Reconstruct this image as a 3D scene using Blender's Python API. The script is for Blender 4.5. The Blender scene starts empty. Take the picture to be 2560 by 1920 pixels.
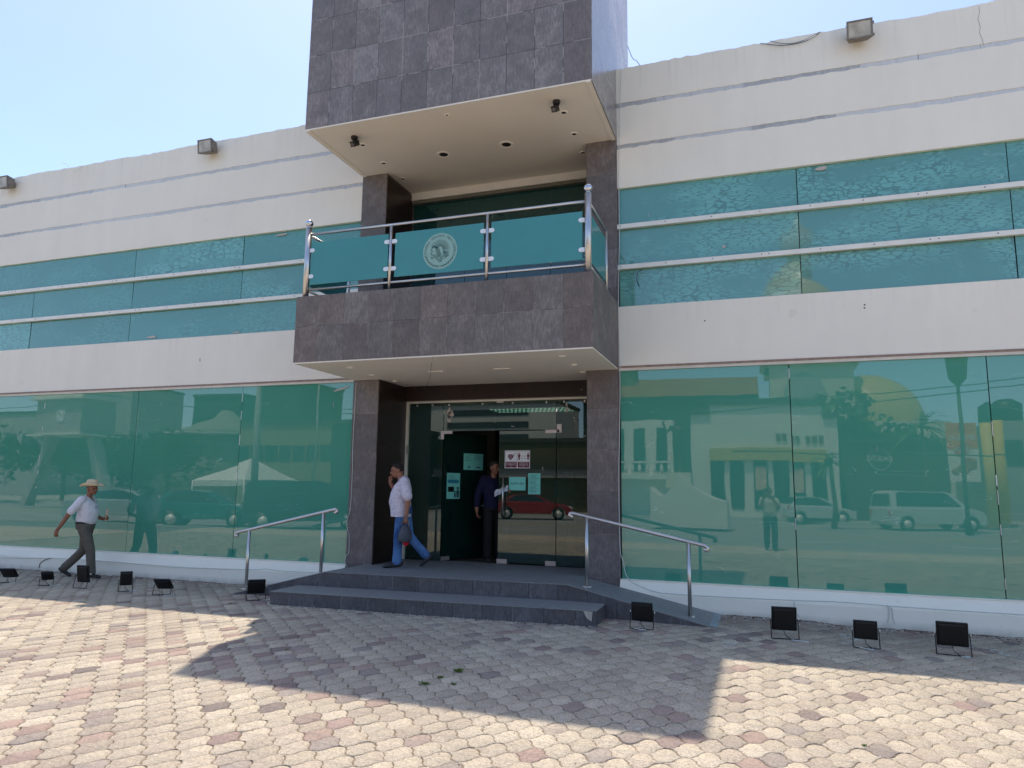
import bpy, bmesh, math, random
import numpy as np
from mathutils import Vector, Matrix, Euler
R = math.radians
random.seed(7)
SC = bpy.context.scene
COL = SC.collection

# ------------------------------------------------------------------ camera
HC, DC = 1.643, 10.4
YAW, PITCH, ROLL = R(19.2123), R(8.2941), R(0.7470)
FPX = 1784.4                                   # focal length in pixels of a 2560 wide picture
cyw, syw = math.cos(YAW), math.sin(YAW)
_f = Vector((-syw*math.cos(PITCH), cyw*math.cos(PITCH), math.sin(PITCH)))
_r = Vector((cyw, syw, 0)); _u = _r.cross(_f)
_rr = _r*math.cos(ROLL)+_u*math.sin(ROLL); _uu = -_r*math.sin(ROLL)+_u*math.cos(ROLL)
cam = bpy.data.cameras.new('camera'); camo = bpy.data.objects.new('camera', cam); COL.objects.link(camo)
cam.sensor_width = 36; cam.lens = 36*FPX/2560; cam.clip_start = .05; cam.clip_end = 2000
M = Matrix((_rr, _uu, -_f)).transposed().to_4x4(); M.translation = Vector((0, -DC, HC))
camo.matrix_world = M
SC.camera = camo

def ray(u, v):
    return _rr*((u-1280)/FPX) + _uu*(-(v-960)/FPX) + _f
def PY(u, v, Y=0.0):                           # where the line of sight through a point meets a plane Y = const
    d = ray(u, v); t = (Y+DC)/d.y; return Vector((0, -DC, HC)) + d*t
def PZ(u, v, Z=0.0):
    d = ray(u, v); t = (Z-HC)/d.z; return Vector((0, -DC, HC)) + d*t
def RY(u, v, Y):                               # same for things seen mirrored in the facade glass (facade plane Y = 0)
    p = PY(u, v, Y); return Vector((p.x, -Y, p.z))

# ------------------------------------------------------------------ world and sun
W = bpy.data.worlds.new('World'); SC.world = W; W.use_nodes = True
wn = W.node_tree.nodes; sky = wn.new('ShaderNodeTexSky'); sky.sky_type = 'NISHITA'
sky.sun_disc = False; sky.sun_elevation = R(70); sky.sun_rotation = R(336.2)
sky.air_density = 0.7; sky.dust_density = 1.1; sky.ozone_density = 1.0; sky.altitude = 20
W.node_tree.links.new(sky.outputs[0], wn['Background'].inputs[0]); wn['Background'].inputs[1].default_value = .134
sl = bpy.data.lights.new('sun', 'SUN'); sl.energy = 2.2; sl.angle = R(.55); sl.color = (1, .92, .79)
so = bpy.data.objects.new('sun', sl); COL.objects.link(so)
so.rotation_euler = Vector((.147, -.334, -1)).to_track_quat('-Z', 'Y').to_euler()
so.location = (-3, 8, 25)
SC.view_settings.view_transform = 'Standard'; SC.view_settings.look = 'None'; SC.view_settings.exposure = 1.24
SC.view_settings.gamma = 1
SC.render.engine = 'CYCLES'
SC.cycles.max_bounces = 8; SC.cycles.transparent_max_bounces = 12; SC.cycles.caustics_reflective = False
SC.cycles.caustics_refractive = False; SC.cycles.sample_clamp_indirect = 6

# ------------------------------------------------------------------ helpers
def lin(r, g=None, b=None):
    if g is None: g = b = r
    f = lambda c: (c/255/12.92) if c/255 <= .04045 else ((c/255+.055)/1.055)**2.4
    return (f(r), f(g), f(b), 1)

class NT:
    def __init__(s, name):
        s.m = bpy.data.materials.new(name); s.m.use_nodes = True; s.t = s.m.node_tree
        s.t.nodes.clear(); s.out = s.t.nodes.new('ShaderNodeOutputMaterial')
    def n(s, typ, ins=None, **props):
        nd = s.t.nodes.new('ShaderNode'+typ)
        for k, v in props.items(): setattr(nd, k, v)
        for k, v in (ins or {}).items():
            sk = nd.inputs[k]
            if isinstance(v, bpy.types.NodeSocket): s.t.links.new(v, sk)
            elif isinstance(v, bpy.types.Node): s.t.links.new(v.outputs[0], sk)
            else:
                if sk.type == 'RGBA' and not isinstance(v, (int, float)) and len(v) == 3: v = (*v, 1)
                if sk.type == 'RGBA' and isinstance(v, (int, float)): v = (v, v, v, 1)
                sk.default_value = v
        return nd
    def math(s, op, a, b=None, c=None, clamp=False):
        d = {0: a}
        if b is not None: d[1] = b
        if c is not None: d[2] = c
        return s.n('Math', d, operation=op, use_clamp=clamp).outputs[0]
    def mix(s, f, a, b, mode='MIX'):
        nd = s.n('MixRGB', {0: f, 1: a, 2: b}, blend_type=mode); return nd.outputs[0]
    def ramp(s, f, stops, interp='LINEAR'):
        nd = s.n('ValToRGB', {0: f}); cr = nd.color_ramp; cr.interpolation = interp
        while len(cr.elements) < len(stops): cr.elements.new(.5)
        for e, (p, c) in zip(cr.elements, stops):
            e.position = p; e.color = c if len(c) == 4 else (*c, 1)
        return nd.outputs[0]
    def noise(s, vec, scale, detail=4, rough=.55, dist=0):
        return s.n('TexNoise', {'Vector': vec, 'Scale': scale, 'Detail': detail, 'Roughness': rough, 'Distortion': dist}).outputs[0]
    def obj(s): return s.n('TexCoord').outputs['Object']
    def geo(s): return s.n('NewGeometry').outputs['Position']
    def uv(s): return s.n('UVMap').outputs[0]
    def scale(s, vec, x, y, z, loc=(0, 0, 0), rot=(0, 0, 0)):
        return s.n('Mapping', {'Vector': vec, 'Scale': (x, y, z), 'Location': loc, 'Rotation': rot}).outputs[0]
    def bump(s, h, strength=.3, dist=.01, normal=None):
        d = {'Height': h, 'Strength': strength, 'Distance': dist}
        if normal is not None: d['Normal'] = normal
        return s.n('Bump', d).outputs[0]
    def bsdf(s, color, rough=.6, metal=0., normal=None, spec=.5, **kw):
        d = {'Base Color': color, 'Roughness': rough, 'Metallic': metal, 'Specular IOR Level': spec}
        if normal is not None: d['Normal'] = normal
        d.update(kw)
        nd = s.n('BsdfPrincipled', d); return nd.outputs[0]
    def end(s, sh):
        s.t.links.new(sh, s.out.inputs[0]); return s.m

def simple(name, color, rough=.6, metal=0., spec=.5, var=.12, scale=6., bump=0.):
    t = NT(name); o = t.obj(); nz = t.noise(o, scale, 5)
    c0 = tuple(x*(1-var) for x in color[:3])+(1,); c1 = tuple(min(1, x*(1+var)) for x in color[:3])+(1,)
    c = t.ramp(nz, [(.3, c0), (.7, c1)])
    nm = t.bump(t.noise(o, scale*12, 3), bump, .004) if bump else None
    return t.end(t.bsdf(c, rough, metal, nm, spec))

def tag(o, label=None, cat=None, group=None, kind=None):
    if label: o['label'] = label
    if cat: o['category'] = cat
    if group: o['group'] = group
    if kind: o['kind'] = kind
    return o
def thing(name, loc, label, cat, group=None, rz=0):
    o = bpy.data.objects.new(name, None); COL.objects.link(o); o.location = loc; o.rotation_euler = (0, 0, rz)
    return tag(o, label, cat, group)

def root_loc(o):
    p = Vector((0, 0, 0))
    while o: p += o.location; o = o.parent
    return p

class MB:
    """collects shapes; build() links them as ONE mesh object (verts in world space unless local)"""
    def __init__(s): s.v = []; s.f = []; s.mi = []; s.cur = 0; s.sm = []; s.smooth = False
    def add(s, vs, fs):
        k = len(s.v); s.v += [tuple(p) for p in vs]
        for f in fs: s.f.append(tuple(i+k for i in f)); s.mi.append(s.cur); s.sm.append(s.smooth)
        return s
    def box(s, x0, x1, y0, y1, z0, z1):
        s.add([(x0, y0, z0), (x1, y0, z0), (x1, y1, z0), (x0, y1, z0), (x0, y0, z1), (x1, y0, z1), (x1, y1, z1), (x0, y1, z1)],
              [(0, 3, 2, 1), (4, 5, 6, 7), (0, 1, 5, 4), (1, 2, 6, 5), (2, 3, 7, 6), (3, 0, 4, 7)]); return s
    def quad(s, a, b, c, d): return s.add([a, b, c, d], [(0, 1, 2, 3)])
    def prism(s, pts, off):
        """closed polygon pts (3d, planar) extruded by vector off"""
        n = len(pts); off = Vector(off); P = [Vector(p) for p in pts]
        nrm = Vector((0, 0, 0))
        for i in range(n): nrm += P[i].cross(P[(i+1) % n])
        if nrm.dot(off) > 0: P = P[::-1]
        return s.add(P+[p+off for p in P], [tuple(range(n)), tuple(range(2*n-1, n-1, -1))] +
                     [(i, i+n, (i+1) % n+n, (i+1) % n) for i in range(n)])
    def tube(s, pts, r, seg=10, cap=True):
        """round tube through pts; r number or list; entries may be (ra, rb) ellipses"""
        P = [Vector(p) for p in pts]; n = len(P)
        rs = r if isinstance(r, (list, tuple)) and len(r) == n else [r]*n
        t0 = (P[1]-P[0]).normalized(); ref = Vector((0, 0, 1)) if abs(t0.z) < .9 else Vector((0, 1, 0))
        side = t0.cross(ref).normalized(); vs = []; fs = []
        for i in range(n):
            t = (P[min(i+1, n-1)]-P[max(i-1, 0)]).normalized()
            side = (side - t*side.dot(t)).normalized(); up = side.cross(t)
            ra, rb = rs[i] if isinstance(rs[i], (list, tuple)) else (rs[i], rs[i])
            for k in range(seg):
                a = 2*math.pi*k/seg; vs.append(P[i]+side*(ra*math.cos(a))+up*(rb*math.sin(a)))
        for i in range(n-1):
            for k in range(seg):
                a = i*seg+k; b = i*seg+(k+1) % seg; fs.append((a, b, b+seg, a+seg))
        if cap: fs.append(tuple(range(seg-1, -1, -1))); fs.append(tuple(range((n-1)*seg, n*seg)))
        fs = [f[::-1] for f in fs]
        sm = s.smooth; s.smooth = True; s.add(vs, fs); s.smooth = sm; return s
    def ball(s, c, r, seg=14, ring=9):
        c = Vector(c); rx, ry, rz = r if isinstance(r, (list, tuple)) else (r, r, r)
        vs = [c+Vector((0, 0, -rz))]; fs = []
        for i in range(1, ring):
            a = math.pi*i/ring-math.pi/2
            for k in range(seg):
                b = 2*math.pi*k/seg; vs.append(c+Vector((rx*math.cos(a)*math.cos(b), ry*math.cos(a)*math.sin(b), rz*math.sin(a))))
        vs.append(c+Vector((0, 0, rz))); L = len(vs)-1
        for k in range(seg): fs.append((0, 1+(k+1) % seg, 1+k))
        for i in range(ring-2):
            for k in range(seg):
                a = 1+i*seg+k; b = 1+i*seg+(k+1) % seg; fs.append((a, b, b+seg, a+seg))
        for k in range(seg): fs.append((1+(ring-2)*seg+k, 1+(ring-2)*seg+(k+1) % seg, L))
        sm = s.smooth; s.smooth = True; s.add(vs, fs); s.smooth = sm; return s
    def disc(s, c, n, r, r2=None, seg=24, th=.003):
        c = Vector(c); n = Vector(n).normalized(); a = n.orthogonal().normalized(); b = n.cross(a); r2 = r2 or r
        pts = [c+a*(r*math.cos(2*math.pi*k/seg))+b*(r2*math.sin(2*math.pi*k/seg)) for k in range(seg)]
        return s.prism(pts, n*th)
    def build(s, name, mat, parent=None, local=False, bevel=0., loc=None, subsurf=0, remesh=0., smoothmod=0):
        me = bpy.data.meshes.new(name)
        o = bpy.data.objects.new(name, me); COL.objects.link(o)
        off = Vector((0, 0, 0))
        if loc is not None: o.location = loc; off = Vector(loc)
        if parent is not None:
            o.parent = parent
            if not local: off = root_loc(parent)+(Vector(loc) if loc else Vector((0, 0, 0)))
        if local: off = Vector((0, 0, 0))
        me.from_pydata([(a-off.x, b-off.y, c-off.z) for a, b, c in s.v], [], s.f)
        mats = mat if isinstance(mat, (list, tuple)) else [mat]
        for m in mats: me.materials.append(m)
        me.polygons.foreach_set('material_index', s.mi); me.polygons.foreach_set('use_smooth', s.sm)
        # box mapped uv in metres (world axes)
        V = np.array(s.v); lv = np.empty(len(me.loops), dtype=np.int32); me.loops.foreach_get('vertex_index', lv)
        nr = np.empty(len(me.polygons)*3); me.polygons.foreach_get('normal', nr); nr = np.abs(nr.reshape(-1, 3))
        tot = np.empty(len(me.polygons), dtype=np.int32); me.polygons.foreach_get('loop_total', tot)
        ax = np.repeat(nr.argmax(1), tot); P = V[lv]
        u = np.where(ax == 0, P[:, 1], P[:, 0]); w = np.where(ax == 2, P[:, 1], P[:, 2])
        uvl = me.uv_layers.new(name='UVMap'); uvl.data.foreach_set('uv', np.stack([u, w], 1).ravel())
        me.validate(); me.update()
        if remesh:
            md = o.modifiers.new('r', 'REMESH'); md.mode = 'VOXEL'; md.voxel_size = remesh; md.use_smooth_shade = True
            if smoothmod: md = o.modifiers.new('s', 'SMOOTH'); md.iterations = smoothmod; md.factor = .5
        if bevel:
            md = o.modifiers.new('b', 'BEVEL'); md.width = bevel; md.segments = 2; md.limit_method = 'ANGLE'
        if subsurf:
            md = o.modifiers.new('ss', 'SUBSURF'); md.levels = md.render_levels = subsurf
        return o

def text_mb(mb, s, origin, ux, uy, size, align='CENTER', extrude=.0006, width=None):
    """raises lettering on a surface: the line of text s from the built-in font, laid along ux / uy"""
    cu = bpy.data.curves.new('t', 'FONT'); cu.body = s; cu.size = size; cu.align_x = align; cu.align_y = 'CENTER'
    cu.resolution_u = 2; ob = bpy.data.objects.new('t', cu); COL.objects.link(ob)
    bpy.context.view_layer.update()
    me = bpy.data.meshes.new_from_object(ob)
    ux = Vector(ux).normalized(); uy = Vector(uy).normalized(); n = ux.cross(uy); org = Vector(origin)
    xs = [v.co.x for v in me.vertices] or [0]; k = 1.
    if width and max(xs) > min(xs): k = width/(max(xs)-min(xs))
    mb.add([org+ux*(v.co.x*k)+uy*v.co.y+n*extrude for v in me.vertices], [tuple(p.vertices) for p in me.polygons])
    bpy.data.objects.remove(ob); bpy.data.curves.remove(cu); bpy.data.meshes.remove(me)
    return mb
# ------------------------------------------------------------------ materials
def m_plaster():
    t = NT('painted_plaster'); p = t.geo()
    streak = t.noise(t.scale(p, 2.2, 2.2, .35), 1.6, 6, .6)
    blot = t.noise(p, .7, 4)
    c = t.mix(t.math('MULTIPLY', streak, .55), lin(246, 240, 224), lin(224, 217, 202))
    c = t.mix(t.ramp(blot, [(.45, (0, 0, 0)), (.75, (.35, .35, .35))]), c, lin(228, 220, 206))
    z = t.n('SeparateXYZ', {0: p}).outputs[2]
    up = t.math('MULTIPLY', t.math('SUBTRACT', z, 7.55), 1.5, clamp=True); lo = t.math('MULTIPLY', t.math('SUBTRACT', z, 3.95), 1.8, clamp=True)
    drip = t.ramp(t.noise(t.scale(p, 11, 11, .45), 1., 5, .7), [(.5, (0, 0, 0)), (.72, (1, 1, 1))])
    msk = t.math('ADD', t.math('MULTIPLY', up, .2), t.math('MULTIPLY', t.math('MULTIPLY', lo, t.math('LESS_THAN', z, 4.5)), .25))
    c = t.mix(t.math('MULTIPLY', drip, msk), c, lin(172, 168, 158))
    spot_ = t.ramp(t.noise(p, 3.1, 3), [(.70, (0, 0, 0)), (.76, (1, 1, 1))]); c = t.mix(t.math('MULTIPLY', spot_, .3), c, lin(196, 192, 182))
    fine = t.noise(p, 90, 4, .7); mid = t.noise(p, 7, 3)
    h = t.math('ADD', t.math('MULTIPLY', fine, .6), t.math('MULTIPLY', mid, .8))
    return t.end(t.bsdf(c, .85, 0, t.bump(h, .55, .006), .2))
def m_plinth():
    t = NT('weathered_plinth_paint'); p = t.geo()
    c = t.mix(t.noise(p, 3, 6), lin(254, 248, 230), lin(246, 238, 218))
    scuff = t.ramp(t.noise(t.scale(p, 4, 4, 9), 3.2, 9, .75), [(.6, (0, 0, 0)), (.72, (.8, .8, .8))])
    c = t.mix(t.math('MULTIPLY', scuff, .55), c, lin(140, 142, 138))
    z = t.n('SeparateXYZ', {0: p}).outputs[2]
    low = t.math('MULTIPLY', t.math('SUBTRACT', 1, t.math('DIVIDE', t.math('ADD', z, .05), .12), clamp=True), t.noise(p, 6, 6))
    c = t.mix(t.math('MULTIPLY', low, .9), c, lin(105, 98, 88))
    return t.end(t.bsdf(c, .7, 0, t.bump(t.noise(p, 40, 5), .4, .005), .3))
def m_stone(name, sx=.41, sz=.61, ox=6.445, oz=-7.039, dark=1., gloss=.62, col=(104, 102, 106), scuffs=.5, jw=.0018):
    t = NT(name); uv = t.uv(); p = t.geo()
    s = t.n('SeparateXYZ', {0: uv}); u = t.math('DIVIDE', t.math('ADD', s.outputs[0], ox), sx); v = t.math('DIVIDE', t.math('ADD', s.outputs[1], oz), sz)
    fu = t.math('FLOOR', u); fv = t.math('FLOOR', v)
    cell = t.n('CombineXYZ', {0: fu, 1: fv}).outputs[0]
    wn_ = t.n('TexWhiteNoise', {0: cell}, noise_dimensions='3D')
    rnd = wn_.outputs[0]
    def edge(a, f): 
        d = t.math('SUBTRACT', a, f); d2 = t.math('MINIMUM', d, t.math('SUBTRACT', 1, d)); return d2
    eu = t.math('MULTIPLY', edge(u, fu), sx); ev = t.math('MULTIPLY', edge(v, fv), sz)
    e = t.math('MINIMUM', eu, ev)
    wob = t.math('MULTIPLY', t.noise(p, 25, 2), .0035)
    joint = t.math('LESS_THAN', e, t.math('ADD', wob, jw))
    # per tile tone, vertical grain, pits and pale scuffing near edges
    off = t.n('VectorMath', {0: p, 1: t.n('VectorMath', {0: wn_.outputs[1], 1: (9, 9, 9)}, operation='MULTIPLY').outputs[0]}, operation='ADD').outputs[0]
    grain = t.noise(t.scale(off, 26, 26, 7), 1.5, 8, .72)
    blot = t.noise(off, 4.5, 6, .6)
    tone = t.math('ADD', t.math('MULTIPLY', rnd, .2), t.math('ADD', t.math('MULTIPLY', grain, .85), t.math('MULTIPLY', blot, .6)))
    c0 = tuple(x*dark for x in lin(*col)[:3])
    f = lambda k: tuple(x*k for x in c0)
    c = t.ramp(tone, [(.35, f(.42)), (.62, f(.72)), (.85, f(1.02)), (1., f(1.5))])
    warm = t.ramp(wn_.outputs[1], [(.3, (1, .95, .97)), (.7, (.95, .99, 1.04))])
    c = t.mix(.7, c, warm, 'MULTIPLY')
    sc = t.ramp(t.noise(t.scale(p, 9, 9, 5), 2.2, 10, .78), [(.55, (0, 0, 0)), (.7, (1, 1, 1))])
    near = t.math('SUBTRACT', 1, t.math('MULTIPLY', e, 9), clamp=True)
    c = t.mix(t.math('MULTIPLY', t.math('MULTIPLY', sc, t.math('ADD', t.math('MULTIPLY', near, .7), .35)), scuffs), c, f(2.4))
    pit = t.n('TexVoronoi', {'Vector': p, 'Scale': 26.}, feature='F1').outputs[0]
    pits = t.math('LESS_THAN', pit, t.math('MULTIPLY', t.noise(p, 6, 3), .30))
    pits = t.math('MULTIPLY', pits, t.math('GREATER_THAN', t.noise(p, 14, 2), .55))
    c = t.mix(t.math('MULTIPLY', pits, .8), c, f(.18))
    jc = t.mix(t.math('GREATER_THAN', t.noise(p, 2.5, 3), .53), f(.22), f(2.0))
    c = t.mix(t.math('MULTIPLY', joint, .9), c, jc)
    h = t.math('SUBTRACT', t.math('ADD', t.math('MULTIPLY', grain, .4), t.math('MULTIPLY', rnd, .25)), t.math('ADD', t.math('MULTIPLY', joint, .6), t.math('MULTIPLY', pits, .6)))
    rg = t.math('ADD', gloss, t.math('MULTIPLY', blot, .15))
    return t.end(t.bsdf(c, rg, 0, t.bump(h, .5, .006), .45))
def m_slate():
    t = NT('slate_step_top'); p = t.geo(); uv = t.uv()
    br = t.noise(t.scale(p, 3.5, 26, 8), 2, 7, .7)
    c = t.ramp(br, [(.3, lin(112, 112, 110)), (.55, lin(138, 138, 136)), (.8, lin(168, 168, 164))])
    s = t.n('SeparateXYZ', {0: uv}); u = t.math('FRACT', t.math('DIVIDE', t.math('ADD', s.outputs[0], 6.4), .61)); v = t.math('FRACT', t.math('DIVIDE', s.outputs[1], .41))
    j = t.math('MAXIMUM', t.math('LESS_THAN', u, .006), t.math('LESS_THAN', v, .009))
    c = t.mix(t.math('MULTIPLY', j, .5), c, lin(40, 42, 48))
    sp = t.ramp(t.noise(p, 30, 2), [(.72, (0, 0, 0)), (.75, (1, 1, 1))])
    c = t.mix(t.math('MULTIPLY', sp, .35), c, lin(150, 150, 148))
    dust = t.ramp(t.noise(p, 1.8, 6), [(.4, (0, 0, 0)), (.8, (.5, .5, .5))])
    c = t.mix(t.math('MULTIPLY', dust, .4), c, lin(120, 118, 116))
    return t.end(t.bsdf(c, .6, 0, t.bump(br, .25, .003), .4))
def m_soffit():
    t = NT('beige_soffit'); p = t.geo()
    c = t.mix(t.noise(p, 1.3, 5), lin(242, 236, 226), lin(230, 222, 210))
    return t.end(t.bsdf(c, .8, 0, t.bump(t.noise(p, 60, 4), .35, .004), .25))
def m_steel(name='brushed_steel', col=(222, 219, 214), rough=.3):
    t = NT(name); o = t.geo()
    c = t.mix(t.noise(o, 5, 5), lin(*col), lin(*(int(x*.82) for x in col)))
    g = t.noise(t.scale(o, 60, 60, 5), 1, 4)
    return t.end(t.bsdf(c, t.math('ADD', rough-.06, t.math('MULTIPLY', g, .16)), 1., None, .5))
def m_strip():
    t = NT('galvanised_strip'); p = t.geo()
    x = t.n('SeparateXYZ', {0: p}).outputs[0]
    seg = t.n('TexWhiteNoise', {1: t.math('FLOOR', t.math('MULTIPLY', t.math('ADD', x, t.math('MULTIPLY', t.noise(p, .4, 2), 3)), .7))}, noise_dimensions='1D').outputs[0]
    stain = t.noise(t.scale(p, 14, 14, 2.2), 1.6, 8, .7)
    c = t.ramp(t.math('ADD', t.math('MULTIPLY', seg, .5), t.math('MULTIPLY', stain, .6)), [(.25, lin(160, 158, 156)), (.5, lin(196, 196, 194)), (.9, lin(222, 220, 214))])
    tick = t.math('GREATER_THAN', t.noise(t.scale(p, 34, 1, 1), 1., 2), .68)
    c = t.mix(t.math('MULTIPLY', tick, t.math('MULTIPLY', seg, .7)), c, lin(95, 100, 115))
    return t.end(t.bsdf(c, .5, .15, t.bump(stain, .3, .003), .5))
def m_teal_glass(name, base, base2, ior=1.9, bubbles=0, seed=0, dirt=.5, grad=0):
    """film backed teal glass: a flat coloured backing seen under a glossy pane"""
    t = NT(name); p = t.geo(); o = t.n('ObjectInfo').outputs['Random']
    sh = t.n('VectorMath', {0: p, 1: t.n('CombineXYZ', {0: t.math('MULTIPLY', o, 17), 1: 0., 2: t.math('MULTIPLY', o, 31)}).outputs[0]}, operation='ADD').outputs[0]
    c = t.mix(t.noise(p, .55, 4), base, base2)
    c = t.mix(t.math('MULTIPLY', o, .35), c, tuple(x*.62 for x in base[:3])+(1,))
    rg = .012
    if bubbles:
        wv = t.scale(sh, 1, 1, 2.3)
        wrp = t.n('VectorMath', {0: wv, 1: t.n('VectorMath', {0: t.n('TexNoise', {'Vector': wv, 'Scale': 2.5, 'Detail': 2.}).outputs[1], 1: (.35, .35, .22)}, operation='MULTIPLY').outputs[0]}, operation='ADD').outputs[0]
        sz = t.math('ADD', 5.5, t.math('MULTIPLY', o, 3.5))
        vor = t.n('TexVoronoi', {'Vector': wrp, 'Scale': sz, 'Randomness': 1.}, feature='DISTANCE_TO_EDGE').outputs[0]
        vor2 = t.n('TexVoronoi', {'Vector': t.scale(sh, 1, 1, 5.5), 'Scale': 7., 'Randomness': 1.}, feature='DISTANCE_TO_EDGE').outputs[0]
        sel = t.ramp(t.noise(sh, .6, 2), [(.45, (0, 0, 0)), (.55, (1, 1, 1))])
        dd = t.mix(sel, vor, vor2)
        cover = t.ramp(t.noise(t.scale(sh, .8, .8, 1.7), .9, 3), [(.42, (0, 0, 0)), (.56, (1, 1, 1))])
        blob = t.ramp(t.math('SUBTRACT', dd, t.math('MULTIPLY', t.noise(sh, 5, 2), .09)), [(.03, (0, 0, 0)), (.05, (1, 1, 1))])
        dark = t.math('MULTIPLY', t.math('SUBTRACT', 1, blob), cover)
        c = t.mix(t.math('MULTIPLY', t.math('MULTIPLY', blob, cover), .4*bubbles), c, tuple(min(1, x*1.9+.02) for x in base[:3])+(1,))
        c = t.mix(t.math('MULTIPLY', dark, .45*bubbles), c, tuple(x*.42 for x in base[:3])+(1,))
        rg = t.math('ADD', .015, t.math('MULTIPLY', dark, .12))
    # hair scratches and tape scraps in the film
    scr = t.math('LESS_THAN', t.math('ABSOLUTE', t.math('SUBTRACT', t.noise(t.scale(sh, .5, .5, 3.4), 1.2, 2), .5)), .0012)
    msk = t.math('GREATER_THAN', t.noise(sh, .9, 2), .56)
    c = t.mix(t.math('MULTIPLY', t.math('MULTIPLY', scr, msk), dirt), c, lin(180, 215, 205))
    wavy = t.bump(t.noise(t.scale(sh, 1, 1, .6), .9, 2), .03, .05)
    return t.end(t.bsdf(c, rg, 0, wavy, .5, IOR=ior))
def m_clear_glass(name, tint, refl=1.65, body=.075, bodycol=(.10, .32, .24, 1)):
    t = NT(name); fr = t.n('Fresnel', {'IOR': refl}).outputs[0]
    tr = t.n('BsdfTransparent', {0: tint}).outputs[0]
    gl = t.n('BsdfGlossy', {0: (1, 1, 1, 1), 1: .01}).outputs[0]
    df = t.n('BsdfDiffuse', {0: bodycol}).outputs[0]
    tr = t.n('MixShader', {0: body, 1: tr, 2: df}).outputs[0]
    return t.end(t.n('MixShader', {0: fr, 1: tr, 2: gl}).outputs[0])
def m_frosted():
    t = NT('frosted_teal_glass'); p = t.geo()
    c = t.mix(t.noise(p, 1.2, 4), lin(86, 164, 162), lin(74, 150, 150))
    a = t.bsdf(c, .22, 0, None, .5)
    tr = t.n('BsdfTransparent', {0: lin(90, 180, 175)}).outputs[0]
    return t.end(t.n('MixShader', {0: .2, 1: a, 2: tr}).outputs[0])
def m_paver():
    t = NT('paver_concrete'); p = t.geo()
    a = t.n('Attribute', attribute_name='tone').outputs['Fac']      # 0..1 picks the cast colour of each block
    b = t.n('Attribute', attribute_name='shade').outputs['Fac']
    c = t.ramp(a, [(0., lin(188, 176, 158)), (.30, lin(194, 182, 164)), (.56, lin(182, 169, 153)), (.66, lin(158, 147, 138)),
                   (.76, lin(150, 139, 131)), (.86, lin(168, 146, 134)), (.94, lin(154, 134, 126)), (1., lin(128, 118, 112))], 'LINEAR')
    c = t.mix(1., c, t.n('CombineColor', {0: b, 1: b, 2: b}).outputs[0], 'MULTIPLY')
    grit = t.noise(p, 330, 2, .8); g2 = t.noise(p, 120, 3, .7)
    rough_blk = t.ramp(a, [(.55, (1, 1, 1)), (.74, (.25, .25, .25))])
    sp = t.ramp(grit, [(.38, (.34, .32, .3)), (.5, (.98, .98, .98)), (.62, (1.36, 1.34, 1.3))])
    c = t.mix(rough_blk, c, t.mix(1., c, sp, 'MULTIPLY'))
    c = t.mix(.35, c, t.ramp(g2, [(.3, (.75, .74, .72)), (.7, (1.2, 1.2, 1.2))]), 'MULTIPLY')
    dirt = t.ramp(t.noise(p, .8, 6, .65), [(.42, (0, 0, 0)), (.72, (1, 1, 1))])
    c = t.mix(t.math('MULTIPLY', dirt, .42), c, lin(138, 124, 114))
    m45 = t.ramp(t.noise(p, 48, 2, .6), [(.34, (.72, .7, .68)), (.5, (1, 1, 1)), (.68, (1.2, 1.19, 1.17))]); c = t.mix(.75, c, m45, 'MULTIPLY')
    ed = t.ramp(t.noise(p, 16, 5, .7), [(.5, (0, 0, 0)), (.7, (1, 1, 1))]); c = t.mix(t.math('MULTIPLY', ed, .22), c, lin(120, 106, 94))
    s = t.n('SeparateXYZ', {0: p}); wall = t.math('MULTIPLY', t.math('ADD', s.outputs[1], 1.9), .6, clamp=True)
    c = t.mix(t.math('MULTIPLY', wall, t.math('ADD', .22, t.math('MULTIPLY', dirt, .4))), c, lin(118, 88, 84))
    drop = t.ramp(t.noise(t.scale(p, 1, 1, 1), 26, 2), [(.735, (0, 0, 0)), (.75, (1, 1, 1))])
    c = t.mix(t.math('MULTIPLY', drop, .6), c, lin(225, 222, 215))
    h = t.math('ADD', grit, t.math('MULTIPLY', g2, .6))
    return t.end(t.bsdf(c, .9, 0, t.bump(h, .5, .004), .2))
def m_joint():
    t = NT('joint_sand'); p = t.geo()
    c = t.ramp(t.noise(p, 60, 5, .7), [(.3, lin(96, 84, 70)), (.7, lin(146, 128, 106))])
    g = t.ramp(t.noise(p, 1.1, 5), [(.56, (0, 0, 0)), (.68, (1, 1, 1))])
    c = t.mix(t.math('MULTIPLY', g, .5), c, lin(84, 92, 50))
    return t.end(t.bsdf(c, .95, 0, t.bump(t.noise(p, 120, 3), .5, .004), .1))

PLASTER = m_plaster(); PLINTH = m_plinth()
STONE_UP = m_stone('volcanic_stone_upper', gloss=.42, col=(124, 117, 112), jw=.0022)
STONE_SIDE = m_stone('polished_side_stone', sx=.6, ox=1.75, sz=.61, gloss=.16, col=(130, 124, 118), scuffs=.9)
STONE_BAL = m_stone('volcanic_stone_balcony', sz=.545, oz=-3.406, col=(116, 108, 102), scuffs=.4, dark=.98, jw=.0002)
STONE_COL = m_stone('volcanic_stone_column', sx=.5, ox=6.465, sz=.61, oz=-.39, col=(112, 104, 100), scuffs=.35, dark=.95, jw=-.0004)
STONE_STEP = m_stone('volcanic_stone_riser', sx=.40, sz=.5, ox=6.6, oz=.02, col=(96, 92, 92), scuffs=1., dark=.9)
STONE_DARK = m_stone('polished_lintel_stone', sx=.8, sz=.61, oz=-2.9, col=(58, 42, 38), scuffs=.15, gloss=.25, dark=.6)
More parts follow.
